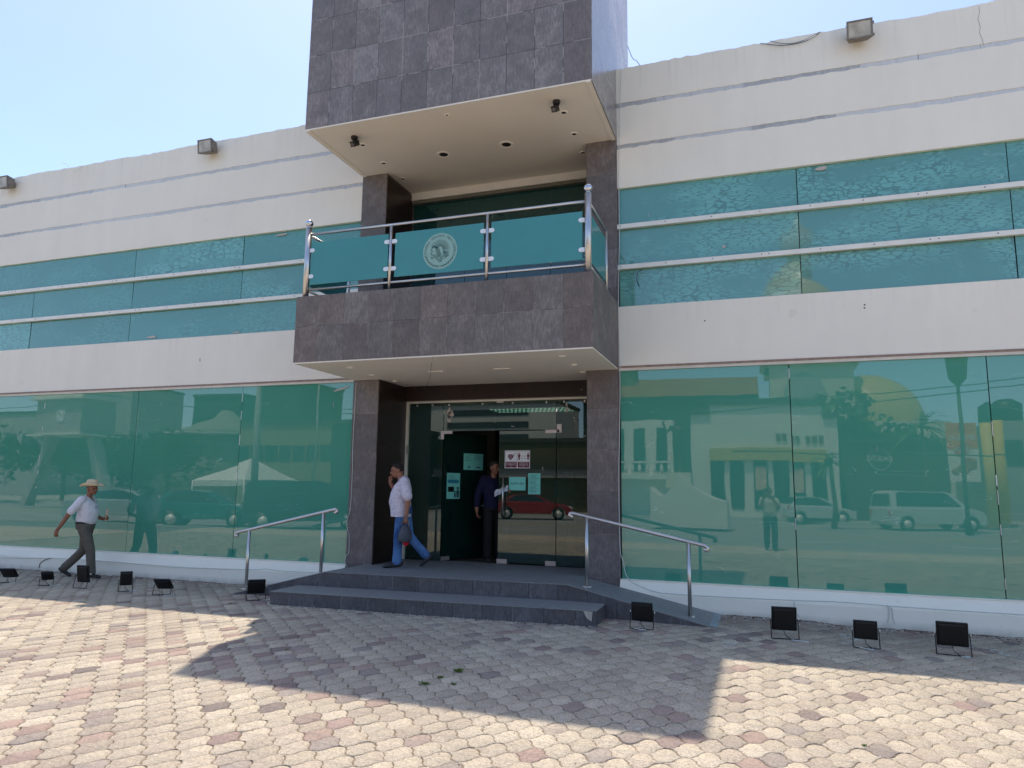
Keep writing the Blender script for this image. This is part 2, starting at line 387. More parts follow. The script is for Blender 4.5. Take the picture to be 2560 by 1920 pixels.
SLATE = m_slate(); SOFFIT = m_soffit(); STEEL = m_steel(); ALU = simple('aged_white_aluminium', lin(234, 228, 214), .5, .25, .5, .06, 3); STRIP = m_strip()
CHROME = m_steel('polished_steel', (225, 225, 228), .07)
GLASS_LOW = m_teal_glass('teal_film_glass', lin(84, 160, 136), lin(74, 148, 126), ior=1.86)
GLASS_UP = m_teal_glass('teal_film_glass_upper', lin(94, 156, 145), lin(82, 144, 134), ior=1.86, bubbles=.85)
GLASS_UPL = m_teal_glass('teal_film_glass_upper_left', lin(84, 150, 138), lin(72, 138, 128), ior=1.86, bubbles=.35)
GLASS_DOOR = m_clear_glass('green_tinted_clear_glass', (.26, .44, .35, 1), 1.72)
GLASS_BALC = m_clear_glass('teal_tinted_clear_glass', (.2, .42, .38, 1), 1.7, .16, (.05, .30, .28, 1))
FROST = m_frosted(); PAVER = m_paver(); JOINT = m_joint()
BLACK = simple('black_plastic', lin(16, 16, 17), .45, 0, .4, .2, 9)
DARKMETAL = simple('dark_enamelled_metal', lin(40, 38, 38), .5, .3, .4, .2, 9)
WHITEP = simple('white_plastic', lin(228, 228, 224), .4, 0, .5, .05)
CREAM = simple('off_white_trim', lin(214, 206, 192), .7, 0, .3, .08)
BROWN = simple('rusted_angle_trim', lin(150, 128, 114), .8, 0, .3, .2, 12)
CABLE = simple('pale_cable_jacket', lin(206, 210, 204), .5, 0, .4, .08, 20)
LENS = None
def m_lens():
    t = NT('yellowed_lamp_lens'); o = t.obj()
    c = t.ramp(t.noise(o, 5, 5), [(.3, lin(156, 146, 128)), (.7, lin(206, 198, 180))])
    return t.end(t.bsdf(c, .25, 0, t.bump(t.noise(t.scale(o, 40, 1, 1), 3, 2), .2, .003), .6))
LENS = m_lens()
LAMPBODY = simple('aged_bronze_housing', lin(132, 124, 114), .6, .3, .4, .3, 14, .3)
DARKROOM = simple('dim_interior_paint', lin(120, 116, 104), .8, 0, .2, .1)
FLOORIN = simple('interior_floor_tile', lin(110, 104, 96), .25, 0, .5, .1)
def m_emit(name, col, st):
    t = NT(name); return t.end(t.n('Emission', {0: col, 1: st}).outputs[0])
TUBE = m_emit('fluorescent_tube', (1, .8, .9, 1), .9)
# ------------------------------------------------------------------ the building
XL, XR = -6.445, -1.947
LX, RX = -24.0, 9.0                     # ends of the wings
rg = random.Random(3)
BLD = thing('office_building', (-4.2, 0, 0), 'white two storey office building with teal glass bands and a dark stone entrance tower', 'building')

def wall_band(x0, x1, z0, z1, ragged_top=False, ragged_bottom=False):
    """front slab with a hand plastered, slightly wavering top edge"""
    mb = MB(); n = int((x1-x0)/.09) if (ragged_top or ragged_bottom) else 1
    xs = [x0+(x1-x0)*i/n for i in range(n+1)]
    tz = [z1+(rg.uniform(-.012, .012)+.012*math.sin(x*2.1)*math.sin(x*.7) if ragged_top else 0) for x in xs]
    bz = [z0+(rg.uniform(-.006, .006) if ragged_bottom else 0) for x in xs]
    for i in range(n):
        a, b = xs[i], xs[i+1]; za, zb = tz[i], tz[i+1]
        mb.quad((a, 0, bz[i]), (b, 0, bz[i+1]), (b, 0, zb), (a, 0, za))
        mb.quad((a, 0, za), (b, 0, zb), (b, .28, zb), (a, .28, za))
        mb.quad((b, .28, z0), (a, .28, z0), (a, .28, za), (b, .28, zb))
        mb.quad((a, .28, z0), (b, .28, z0), (b, 0, bz[i+1]), (a, 0, bz[i]))
    mb.quad((x0, .28, z0), (x0, 0, z0), (x0, 0, tz[0]), (x0, .28, tz[0]))
    mb.quad((x1, 0, z0), (x1, .28, z0), (x1, .28, tz[-1]), (x1, 0, tz[-1]))
    return mb
for x0, x1 in ((LX, XL), (XR, RX)):
    for za_, zb_ in ((6.235, 6.882), (6.944, 7.570), (7.638, 8.225)):
        wall_band(x0, x1, za_, zb_, True, za_ > 6.3).build('parapet_wall', PLASTER, BLD)
    wall_band(x0, x1, 3.455, 4.362).build('spandrel_wall', PLASTER, BLD)
    m = MB(); m.box(x0, x1, -.012, .2, 3.425, 3.455); m.build('rusted_angle', BROWN, BLD)
    m = MB(); m.box(x0, x1, -.004, .2, 3.385, 3.425); m.build('window_head_trim', CREAM, BLD)
    m = MB()                                              # two plinth courses, the upper face sloped to catch more sky light
    m.prism([(x0, -.105, .206), (x0, -.02, .372), (x0, .3, .372), (x0, .3, .206)], (x1-x0, 0, 0)); m.box(x0, x1, -.11, .3, -.2, .2055); m.box(x0, x1, -.03, .3, .3725, .385)
    m.build('plinth', PLINTH, BLD)
    for zc, hh in ((7.604, .036), (6.913, .034)):
        m = MB(); m.box(x0+.001, x1-.001, .008, .27, zc-.06, zc+.06)
        m.build('metal_strip', STRIP, BLD)
    for zc in (5.612, 4.972):
        m = MB(); m.box(x0, x1, -.022, .045, zc-.034, zc+.034); m.cur = 1
        x = x0+.05
        while x < x1: m.disc((x, -.022, zc+.004), (0, -1, 0), .008, seg=8, th=.004); x += .67 if rg.random() < .8 else .1
        m.build('window_rail', [ALU, DARKMETAL], BLD, bevel=0)
# panes: the lower wall of glass, each sheet its own window
def pane(x0, x1, z0, z1, mat, y=.03, tilt=0., name='window_pane'):
    m = MB(); g = .006; dy = rg.uniform(-.003, .003)*(x1-x0)+tilt
    y0, y1 = y-dy, y+dy; ty = rg.uniform(-.006, .006)
    P = [(x0+g, y0, z0), (x1-g, y1, z0), (x1-g, y1+ty, z1), (x0+g, y0+ty, z1)]
    m.prism(P, (0, .012, 0)); return m.build(name, mat, BLD)
low_l = [LX, -20.85, -18.43, -16.01, -13.59, -11.17, -8.75, XL-.012]
low_r = [XR+.012, .41, 2.758, 5.11, 7.46, RX]
for i in range(len(low_l)-1): pane(low_l[i], low_l[i+1], .385, 3.385, GLASS_LOW)
for i in range(len(low_r)-1): pane(low_r[i], low_r[i+1], .385, 3.385, GLASS_LOW)
up_l = [LX, -20.6, -18.9, -16.6, -14.27, -11.58, -8.97, XL-.01]; up_r = [XR+.01, .623, 3.19, 5.76, RX]
zr = [4.362, 4.938, 5.006, 5.578, 5.646, 6.235]
for lst, mt in ((up_l, GLASS_UPL), (up_r, GLASS_UP)):
    for i in range(len(lst)-1):
        for k in range(3):
            j = rg.uniform(-.05, .05) if mt is GLASS_UPL else 0
            mm = GLASS_UP if (mt is GLASS_UPL and (i+k) % 4 == 3) else mt
            pane(lst[i], lst[i+1], zr[2*k], zr[2*k+1], mm, .05)
m = MB()                                                   # black silicone behind the joints
for x0, x1 in ((LX, XL), (XR, RX)):
    m.box(x0, x1, .07, .12, .38, 3.39); m.box(x0, x1, .09, .14, 4.36, 6.24)
m.build('joint_backing', DARKMETAL, BLD)
m = MB(); m.smooth = False                                 # pale silicone bead smears along two joints
for x in (-8.75, .41, 2.758, -13.59):
    z = .5
    while z < 3.3:
        l = rg.uniform(.03, .22)
        if rg.random() < .55: m = MB(); m.box(x-.004+rg.uniform(-.003, .003), x+.004, .018, .026, z, min(z+l, 3.37)); m.build('silicone_smear', WHITEP, BLD)
        z += l+rg.uniform(.05, .3)
m = MB(); m.box(LX, RX, .28, 12, 7.55, 7.7); m.box(LX, RX, 11.8, 12, 0, 7.55); m.box(LX, LX+.2, .28, 11.8, 0, 7.55); m.box(RX-.2, RX, .28, 11.8, 0, 7.55)
m.build('unseen_roof_and_rear_walls', PLASTER, BLD)  # roof slab out of view, added to block sunlight, with the rear walls
# entrance tower: hanging stone box over the balcony
m = MB(); m.box(XL, XR-.012, -1.73, 1.11, 7.06, 10.48); m.build('stone_tower', STONE_UP, BLD)
m = MB(); m.box(XR-.0115, XR, -1.728, 1.108, 7.03, 10.478); m.build('polished_side_cladding', STONE_SIDE, BLD)
m = MB(); m.box(XL+.004, XR-.004, -1.726, .92, 7.039, 7.06); m.build('tower_soffit', SOFFIT, BLD)
m = MB(); m.box(XR-.085, XR-.014, -1.72, -.02, 7.026, 7.0385); m.build('soffit_edge_trim', SOFFIT, BLD)
m = MB(); m.box(XL+.002, XL+.075, -1.72, -.02, 7.026, 7.0385); m.build('soffit_edge_trim', SOFFIT, BLD)
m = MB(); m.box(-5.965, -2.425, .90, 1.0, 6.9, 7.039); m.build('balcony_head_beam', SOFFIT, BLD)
m = MB(); m.box(-5.965, -2.425, .92, 1.02, 6.84, 6.9); m.build('window_head_grey_board', DARKROOM, BLD)  # plain grey board under the beam
for x0, x1 in ((XL, -5.965), (-2.425, XR)):
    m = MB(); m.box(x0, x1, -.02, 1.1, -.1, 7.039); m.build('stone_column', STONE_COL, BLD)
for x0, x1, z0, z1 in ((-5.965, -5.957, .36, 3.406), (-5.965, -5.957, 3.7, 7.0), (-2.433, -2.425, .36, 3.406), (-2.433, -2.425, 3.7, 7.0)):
    m = MB(); m.box(x0, x1, 0, .95, z0, z1); m.build('recess_shade_sheet', STONE_DARK, BLD)  # recess shade put in as thin dark sheets over the columns' inner faces
# balcony
m = MB(); m.box(XL, XR, -1.697, -1.55, 3.425, 4.415); m.box(XL, XL+.147, -1.55, -.0205, 3.425, 4.415); m.box(XR-.147, XR, -1.55, -.0205, 3.425, 4.415)
m.build('balcony', STONE_BAL, BLD)
m = MB(); m.box(XL+.01, XR-.01, -1.69, .9, 3.406, 3.4245); m.build('balcony_soffit', SOFFIT, BLD)
m = MB(); m.box(XL+.15, XR-.15, -1.54, .98, 3.43, 3.7); m.build('balcony_floor', FLOORIN, BLD)
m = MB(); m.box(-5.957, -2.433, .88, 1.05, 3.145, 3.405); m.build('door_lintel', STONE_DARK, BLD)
# upper glazing behind the balcony
xs = [-5.957, -4.9, -4.1, -3.3, -2.433]
for i in range(4):
    m = MB(); m.box(xs[i]+.004, xs[i+1]-.004, 1.0, 1.012, 3.71, 6.84); m.build('balcony_window', GLASS_BALC, BLD)
# rooms behind the clear glass
def room(x0, x1, y0, y1, z0, z1, floor, name):
    m = MB(); t = .1
    m.box(x0, x1, y1, y1+t, z0, z1); m.box(x0-t, x0, y0, y1, z0, z1); m.box(x1, x1+t, y0, y1, z0, z1); m.box(x0, x1, y0, y1, z1, z1+t)
    m.build(name, DARKROOM, BLD)
    m = MB(); m.box(x0, x1, y0, y1, z0-.09, z0); m.build('interior_floor', floor, BLD)
room(-8.6, -1.2, 1.12, 8.4, .392, 3.25, FLOORIN, 'lobby_walls'); room(-8.6, -1.2, 1.12, 8.4, 3.8, 6.8, FLOORIN, 'upper_room_walls')
for q_ in ((-7.4, -5.5, 4.2, 4.35), (-3.3, -1.3, 5.4, 5.5)): m = MB(); m.box(*q_, .4, 3.25); m.build('lobby_partition', DARKROOM, BLD)

# entrance doors ---------------------------------------------------------
m = MB(); m.box(-5.956, -5.905, .97, 1.03, .402, 3.144); m.box(-5.905, -2.434, .975, 1.03, 3.112, 3.144); m.build('door_frame', ALU, BLD)
for x0, x1, z0, z1 in ((-5.9, -5.235, .41, 3.11), (-5.225, -3.186, 2.615, 3.11), (-3.176, -2.44, .41, 3.11)):
    m = MB(); m.box(x0, x1, .995, 1.005, z0, z1); m.build('side_glass', GLASS_DOOR, BLD)
PINK = simple('dulled_patch_fitting', lin(196, 182, 172), .4, .6, .5, .08)
DOOR = MB(); DOOR.box(-4.185, -3.19, .995, 1.005, .425, 2.6); DOOR = DOOR.build('door_leaf', GLASS_DOOR, BLD)
for q_ in ((-4.2, -4.02), (-3.36, -3.185)): m = MB(); m.box(*q_, .985, 1.015, .405, .48); m.build('patch_fitting', PINK, DOOR)
m = MB(); m.box(-3.37, -3.13, .985, 1.015, 2.555, 2.61); m.box(-3.172, -3.09, .985, 1.015, 2.56, 2.70); m.build('patch_fitting', PINK, DOOR)
m = MB()
for yy in (.93, 1.07):
    m.tube([(-4.085, yy, 1.19), (-4.085, yy, 1.81)], .0165)
for z in (1.32, 1.68): m.tube([(-4.085, .93, z), (-4.085, 1.07, z)], .009)
m.build('pull_handle', STEEL, DOOR)
TH = R(62); cT, sT = math.cos(TH), math.sin(TH)
def leaf(s, z, off=0.): return Vector((-5.215+s*cT+off*sT, 1.0+s*sT-off*cT, z))
m = MB(); m.prism([leaf(0, .425), leaf(1.0, .425), leaf(1.0, 2.6), leaf(0, 2.6)], (-sT*.01, cT*.01, 0))
LEAF = m.build('door_leaf', GLASS_DOOR, BLD); LEAF['label'] = 'left glass door leaf swung open into the lobby'
m = MB(); m.prism([leaf(0, .405, .012), leaf(.17, .405, .012), leaf(.17, .47, .012), leaf(0, .47, .012)], (-sT*.034, cT*.034, 0))
m.build('patch_fitting', PINK, LEAF)
m = MB(); m.box(-5.27, -5.06, .985, 1.015, 2.565, 2.615); m.box(-5.27, -5.215, .985, 1.015, 2.47, 2.565)
m.build('patch_fitting', PINK, LEAF)
m = MB()
for o_ in (-.07, .07): m.tube([leaf(.9, 1.19, o_), leaf(.9, 1.81, o_)], .0165)
for z in (1.32, 1.68): m.tube([leaf(.9, z, -.07), leaf(.9, z, .07)], .009)
m.build('pull_handle', STEEL, LEAF)
for q_ in [(-4.24, -4.12, .982, 1.018, 3.085, 3.125), (-5.93, -5.9, .96, .975, 2.22, 2.36)]+[(x-.012, x+.012, .98, 1.0, 3.055, 3.09) for x in (-5.75, -5.45, -5.13, -4.5, -3.95, -3.35, -3.05, -2.7)]: m = MB(); m.box(*q_); m.build('glass_clip', STEEL, BLD)
SCRAP = simple('torn_paper_scraps', lin(190, 180, 172), .8, 0, .2, .1)
m = MB(); k = random.Random(5)
for cx_, cz_, n, w in ((-5.13, 2.82, 3, .07), (-2.95, 2.98, 2, .04), (-2.86, 2.78, 6, .018), (-2.86, 2.66, 10, .010), (-2.7, 2.5, 8, .008), (-4.25, 2.75, 1, .012), (-3.95, 2.7, 3, .012)):
    m = MB()
    for i in range(n):
        x = cx_+k.uniform(-1, 1)*w*2.2; z = cz_+k.uniform(-1, 1)*w*2; a = [k.uniform(.4, 1)*w for _ in range(5)]
        m.prism([(x+a[q]*math.cos(q*1.257), .992, z+a[q]*1.4*math.sin(q*1.257)) for q in range(5)], (0, -.001, 0))
    m.build('sticker_remnant', SCRAP, BLD)
# peeled tape on the big panes
m = MB()
def scrap(x, z, w, h, a=0., y=.018):
    c, s_ = math.cos(a), math.sin(a); pts = []
    for q in range(9):
        t = q/9*2*math.pi; rr = k.uniform(.6, 1.1); px, pz = w*rr*math.cos(t), h*rr*math.sin(t)
        pts.append((x+px*c-pz*s_, y, z+px*s_+pz*c))
    m = MB(); m.prism(pts, (0, -.002, 0)); m.build('tape_scrap', SCRAP, BLD)
scrap(-6.72, 3.27, .17, .02, .25); scrap(-6.85, 3.0, .004, .06); scrap(.95, 6.05+.12, .11, .03, .1, .034); scrap(-8.15, 6.17, .13, .022, .05, .034)
scrap(-11.0, 4.43, .14, .03, .05, .034); scrap(-9.0, 4.4, .1, .015, .1, .034); scrap(-.4, 5.16, .03, .025, .8, .034)
for i in range(30): scrap(k.uniform(-16, 3), k.choice([k.uniform(4.5, 6.1), k.uniform(.5, 3.3)]), .003, k.uniform(.01, .06), k.uniform(-.2, .2), .016)
# ------------------------------------------------------------------ entrance steps and ramps
ST = thing('entrance_steps', (-4.2, -.9, 0), 'dark stone entrance steps with ramps on both sides under the balcony', 'steps')
ZP, ZS = .395, .185
def slab(pts, z0, z1, name, top=SLATE, side=STONE_STEP, parent=ST, bev=.006):
    m = MB(); n = len(pts); m.cur = 0
    m.prism([(x, y, z0) for x, y in pts], (0, 0, z1-.012-z0)); m.cur = 1
    P = [(x, y) for x, y in pts]; cx_ = sum(p[0] for p in P)/n; cy_ = sum(p[1] for p in P)/n
    m.prism([(x+(.008 if x > cx_ else -.008), y-(.008 if y < cy_ else 0), z1-.012) for x, y in P], (0, 0, .012))
    return m.build(name, [side, top], parent, bevel=bev)
slab([(-6.03, -1.17), (-2.43, -.99), (-2.0, -.5), (-2.0, .9), (-5.95, .95), (-6.5, .0), (-6.5, -.9)], -.1, ZP, 'landing') if False else None
slab([(-6.1, -1.14), (-2.46, -.98), (-2.46, 1.11), (-6.1, 1.11)], -.1, ZP, 'landing')
slab([(-6.50, -1.83), (-1.955, -1.60), (-1.965, -.90), (-2.40, -.90), (-2.459, -.985), (-6.1, -1.145), (-6.52, -1.10)], -.1, ZS, 'lower_step')
def ramp(x0, x1, yf0, yf1, yb, z0, z1, name):
    """wedge from height z1 at x0 down to z0 at x1"""
    m = MB(); s_ = 1 if x1 > x0 else -1; t = .012
    def wedge(e, za0, za1, zb0, zb1):
        P = [(x0, yf0-e, za0), (x1, yf1-e, za1), (x1, yb, za1), (x0, yb, za0), (x0, yf0-e, zb0), (x1, yf1-e, zb1), (x1, yb, zb1), (x0, yb, zb0)]
        F = [(0, 3, 2, 1), (4, 5, 6, 7), (0, 1, 5, 4), (1, 2, 6, 5), (2, 3, 7, 6), (3, 0, 4, 7)]
        if s_ < 0: F = [f[::-1] for f in F]
        m.add(P, F)
    m.cur = 0; wedge(0, -.12, -.12, z1-t, z0-t); m.cur = 1; wedge(.006, z1-t, z0-t, z1, z0)
    return m.build(name, [STONE_STEP, SLATE], ST)
ramp(-2.458, -.66, -.985, -1.13, -.111, .018, ZP-.001, 'right_ramp')
ramp(-6.102, -7.62, -1.14, -1.22, -.111, .014, ZP-.001, 'left_ramp')
m = MB(); m.add([(-.66, -1.14, .02), (-.555, -1.12, .004), (-.57, -.112, .004), (-.66, -.111, .02)], [(0, 1, 2, 3)])
m.build('ramp_lip', simple('bare_cement_lip', lin(150, 156, 158), .8, 0, .3, .1), ST)
m = MB(); scrap_pts = [(-1.985, -1.632, .175), (-2.10, -1.638, .178), (-2.06, -1.632, .10), (-2.0, -1.625, .06)]
m.prism(scrap_pts, (0, -.004, 0)); m.build('chipped_corner_patch', simple('cement_patch', lin(178, 172, 158), .9), ST)
# ------------------------------------------------------------------ ground
def sstep(a, b, x):
    t = max(0., min(1., (x-a)/(b-a))); return t*t*(3-2*t)
def gz(x, y):
    k = sstep(-1.5, -.1, y)*max(sstep(-7.6, -8.6, x), sstep(.2, 1.2, x))
    return -.035*k + .006*math.sin(x*1.1+y*.6)*math.sin(y*1.3)
def gzv(x, y):
    s = lambda a, b, v: (lambda t: t*t*(3-2*t))(np.clip((v-a)/(b-a), 0, 1))
    k = s(-1.5, -.1, y)*np.maximum(s(-7.6, -8.6, x), s(.2, 1.2, x))
    return -.035*k + .006*np.sin(x*1.1+y*.6)*np.sin(y*1.3)
def m_stain(): return None
X0, X1, Y0, Y1 = -19.5, 6.0, -9.6, .02
def build_pavers():
    a = np.array([.1300, .1370]); b = np.array([.1310, -.1270]); rng = np.random.default_rng(11)
    ah = a/np.linalg.norm(a); bh = b/np.linalg.norm(b); NE = 9; A = .0105
    t = np.arange(NE)/NE
    wf = lambda q: .0165*np.sin(2*np.pi*q)+.0035*np.sin(6*np.pi*q)+.002*np.sin(4*np.pi*q)
    w = wf(t)
    Mi = np.linalg.inv(np.stack([a, b], 1))
    cor = np.array([[x, y] for x in (X0, X1) for y in (Y0, Y1)])@Mi.T
    i0, j0 = np.floor(cor.min(0)).astype(int)-1; i1, j1 = np.ceil(cor.max(0)).astype(int)+1
    I, J = np.meshgrid(np.arange(i0, i1), np.arange(j0, j1), indexing='ij'); I = I.ravel(); J = J.ravel()
    C = (I+.5)[:, None]*a+(J+.5)[:, None]*b
    ok = (C[:, 0] > X0) & (C[:, 0] < X1) & (C[:, 1] > Y0) & (C[:, 1] < Y1)
    # nothing under the steps
    ok &= ~((C[:, 0] > -6.3) & (C[:, 0] < -2.2) & (C[:, 1] > -1.4))
    I, J, C = I[ok], J[ok], C[ok]; n = len(I)
    e1 = t[:, None]*a+w[:, None]*bh                       # outline of one block, corner at origin
    e2 = a+t[:, None]*b+w[:, None]*ah
    e3 = a+b-t[:, None]*a+wf(1-t)[:, None]*bh
    e4 = b-t[:, None]*b+wf(1-t)[:, None]*ah
    out = np.concatenate([e1, e2, e3, e4]); c0 = (a+b)/2; out = out-c0; K = len(out)
    rad = np.linalg.norm(out, axis=1, keepdims=True)
    r_out = out*(1-.0034/rad); r_in = out*(1-.011/rad)
    jit = rng.normal(0, .0012, (n, 2)); ang = rng.normal(0, .006, n)
    ca, sa = np.cos(ang)[:, None], np.sin(ang)[:, None]
    def place(r, nz=.0015):
        x = r[:, 0]*ca-r[:, 1]*sa; y = r[:, 0]*sa+r[:, 1]*ca
        x = x+rng.normal(0, nz, x.shape); y = y+rng.normal(0, nz, y.shape)
        return x+(C[:, 0]+jit[:, 0])[:, None], y+(C[:, 1]+jit[:, 1])[:, None]
    hz = rng.normal(0, .0016, n); tx = rng.normal(0, .012, n); ty = rng.normal(0, .012, n)
    xi, yi = place(r_in); xo, yo = place(r_out)
    g = gzv(C[:, 0], C[:, 1])
    zi = (g+hz)[:, None]+tx[:, None]*(xi-C[:, :1])+ty[:, None]*(yi-C[:, 1:2])
    zo = (g+hz)[:, None]-.0055+tx[:, None]*(xo-C[:, :1])+ty[:, None]*(yo-C[:, 1:2])
    zb = zo-.018
    # the sheet meets the plinth: clip blocks at the wall line
    Vv = np.stack([np.stack([xi, yi, zi], -1), np.stack([xo, yo, zo], -1), np.stack([xo, yo, zb], -1)], 1)   # n,3,K,3
    V = Vv.reshape(-1, 3)
    base = (np.arange(n)*3*K)[:, None]
    k = np.arange(K); k2 = (k+1) % K
    q1 = np.stack([K+k, K+k2, k2, k], 1)[None]+base[:, :, None]       # bevel
    q2 = np.stack([2*K+k, 2*K+k2, K+k2, K+k], 1)[None]+base[:, :, None]
    top = (k[None]+base)
    # orientation test
    p = out; area = .5*np.sum(p[:, 0]*np.roll(p[:, 1], -1)-p[:, 1]*np.roll(p[:, 0], -1))
    if area < 0: top = top[:, ::-1]; q1 = q1[:, :, ::-1]; q2 = q2[:, :, ::-1]
    loops = np.concatenate([top.ravel(), q1.reshape(-1), q2.reshape(-1)]).astype(np.int32)
    nq = n*K*2; tot = np.concatenate([np.full(n, K), np.full(nq, 4)]).astype(np.int32)
    start = np.concatenate([[0], np.cumsum(tot)[:-1]]).astype(np.int32)
    me = bpy.data.meshes.new('paving'); me.vertices.add(len(V)); me.vertices.foreach_set('co', V.astype(np.float32).ravel())
    me.loops.add(len(loops)); me.loops.foreach_set('vertex_index', loops)
    me.polygons.add(len(tot)); me.polygons.foreach_set('loop_start', start); me.polygons.foreach_set('loop_total', tot)
    me.update(calc_edges=True)
    # block colours: mostly pale, darker and reddish ones gathering in drifts
    x, y = C[:, 0], C[:, 1]
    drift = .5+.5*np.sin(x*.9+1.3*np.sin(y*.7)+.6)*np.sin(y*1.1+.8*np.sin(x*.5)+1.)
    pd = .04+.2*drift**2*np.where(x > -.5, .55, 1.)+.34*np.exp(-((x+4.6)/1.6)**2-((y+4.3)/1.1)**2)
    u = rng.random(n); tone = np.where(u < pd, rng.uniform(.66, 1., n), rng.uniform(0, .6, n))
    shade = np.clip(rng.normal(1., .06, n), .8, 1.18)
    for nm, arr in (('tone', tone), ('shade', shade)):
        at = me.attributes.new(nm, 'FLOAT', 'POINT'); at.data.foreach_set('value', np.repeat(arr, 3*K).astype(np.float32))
    me.materials.append(PAVER); me.validate()
    o = bpy.data.objects.new('paving', me); COL.objects.link(o); o['kind'] = 'structure'
    return o
build_pavers()
# bed of sandy dirt in the joints
def sheet(name, x0, x1, y0, y1, z, mat, nx=1, ny=1, hz=None):
    m = MB()
    vs = []; fs = []
    for j in range(ny+1):
        for i in range(nx+1):
            x = x0+(x1-x0)*i/nx; y = y0+(y1-y0)*j/ny; vs.append((x, y, z+(hz(x, y) if hz else 0)))
    for j in range(ny):
        for i in range(nx): a_ = j*(nx+1)+i; fs.append((a_, a_+1, a_+nx+2, a_+nx+1))
    m.add(vs, fs); o = m.build(name, mat); o['kind'] = 'structure'; return o
sheet('ground_bed', X0-.3, X1+.3, Y0-.3, .3, -.0085, JOINT, 90, 34, gz)
def m_plaza():
    t = NT('plaza_paving_far'); p = t.geo()
    br = t.n('TexBrick', {'Vector': t.scale(p, 1, 1, 1, rot=(0, 0, R(47))), 'Color1': lin(214, 196, 172), 'Color2': lin(186, 164, 144), 'Mortar': lin(110, 96, 80), 'Scale': 1., 'Mortar Size': .006, 'Brick Width': .19, 'Row Height': .185}, offset=0.).outputs[0]
    c = t.mix(.5, br, t.ramp(t.noise(p, .6, 5), [(.3, (.8, .78, .76)), (.7, (1.1, 1.1, 1.1))]), 'MULTIPLY')
    return t.end(t.bsdf(c, .9, 0, None, .2))
PLAZA = m_plaza()
sheet('plaza', -46, X0-.28, -9.0, 1.0, -.004, PLAZA); sheet('plaza', X1+.28, 40, -12.0, 1.0, -.004, PLAZA)
sheet('plaza', X0-.28, X1+.28, -12.0, Y0-.02, -.004, PLAZA)
def m_asphalt():
    t = NT('asphalt'); p = t.geo()
    c = t.mix(t.noise(p, .5, 6), lin(142, 137, 130), lin(164, 158, 150))
    c = t.mix(.5, c, t.ramp(t.noise(p, 60, 3), [(.3, (.7, .7, .7)), (.7, (1.2, 1.2, 1.2))]), 'MULTIPLY')
    return t.end(t.bsdf(c, .9, 0, None, .2))
ASPH = m_asphalt()
sheet('road', -400, 400, -33.5, -12.2, -.12, ASPH); sheet('pavement', -400, 400, -420, -33.5, -.01, simple('concrete_pavement', lin(168, 160, 148), .9, 0, .2, .12, .8))
sheet('road', -400, -46, -12.2, 1.0, -.121, ASPH)
sheet('land', -400, 400, 1.0, 420, -.03, simple('dusty_ground', lin(150, 140, 120), .95, 0, .1, .15, .3))
m = MB(); m.box(-400, 400, -12.2, -12.0, -.14, .012); m.box(-400, 400, -33.7, -33.5, -.14, .03); o = m.build('kerb', simple('kerb_concrete', lin(186, 180, 168), .9)); o['kind'] = 'structure'
YEL = simple('yellow_road_paint', lin(206, 170, 60), .8); WHT = simple('white_road_paint', lin(225, 225, 220), .8)
m = MB()
for y in (-13.6, -21.6, -22.1): m.box(-200, 200, y-.06, y+.06, -.118, -.114)
o = m.build('road_markings', YEL); o['kind'] = 'structure'
m = MB()
for y in (-17.5, -26.0):
    x = -120
    while x < 120: m.box(x, x+2.6, y-.06, y+.06, -.118, -.114); x += 6
m.box(-200, 200, -31.0, -30.88, -.118, -.114)
o = m.build('road_markings', WHT); o['kind'] = 'structure'
# paint and cement marks on the paving
PAINTMARK = simple('spilled_white_paint', lin(196, 202, 196), .8, 0, .2, .15, 20)
def smear(pts, wdt, name='paint_smear', seed=0):
    kk = random.Random(seed); m = MB()
    for (u, v) in pts:
        for _ in range(9):
            c = PZ(u+kk.gauss(0, wdt), v+kk.gauss(0, wdt*.35)); r0 = kk.uniform(.008, .028)
            z = gz(c.x, c.y)+.0035
            P = [(c.x+r0*kk.uniform(.5, 1.2)*math.cos(q*1.05), c.y+r0*.6*kk.uniform(.5, 1.2)*math.sin(q*1.05), z) for q in range(6)]
            m.prism(P, (0, 0, .0012))
    o = m.build(name, PAINTMARK); o['kind'] = 'structure'
smear([(1815, 1610), (1835, 1612)], 9, seed=1); smear([(2105, 1583), (2120, 1592), (2140, 1600), (2120, 1608), (2210, 1567), (2225, 1572)], 9, seed=2)
smear([(2490, 1625), (2515, 1632), (2540, 1638)], 12, seed=3)
smear([(100, 1455), (1160, 1640), (2330, 1600)], 40, seed=4)
# weeds
def m_leafy():
    t = NT('weed_leaf'); c = t.mix(t.noise(t.obj(), 30, 2), lin(84, 108, 52), lin(130, 144, 80))
    return t.end(t.bsdf(c, .7, 0, None, .2))
WEED = m_leafy()
def tuft(u, v, size, n, label, seed):
    kk = random.Random(seed); c = PZ(u, v); m = MB(); z = gz(c.x, c.y)
    for i in range(n):
        a = kk.uniform(0, 6.28); r0 = kk.uniform(0, size*.5); bx, by = c.x+r0*math.cos(a), c.y+r0*math.sin(a)
        a2 = kk.uniform(0, 6.28); L = size*kk.uniform(.4, 1.); w_ = size*.09
        p0 = Vector((bx, by, z)); d = Vector((math.cos(a2), math.sin(a2), kk.uniform(.4, 1.3))).normalized()*L; s_ = d.cross(Vector((0, 0, 1))).normalized()*w_
        m.add([p0-s_*.5, p0+s_*.5, p0+d*.55+s_, p0+d+Vector((0, 0, -L*.25)), p0+d*.55-s_], [(0, 1, 2, 3, 4)])
    tag(m.build('weed_tuft', WEED, loc=(c.x, c.y, z)), label, 'weed', 'weeds growing in the paving joints')
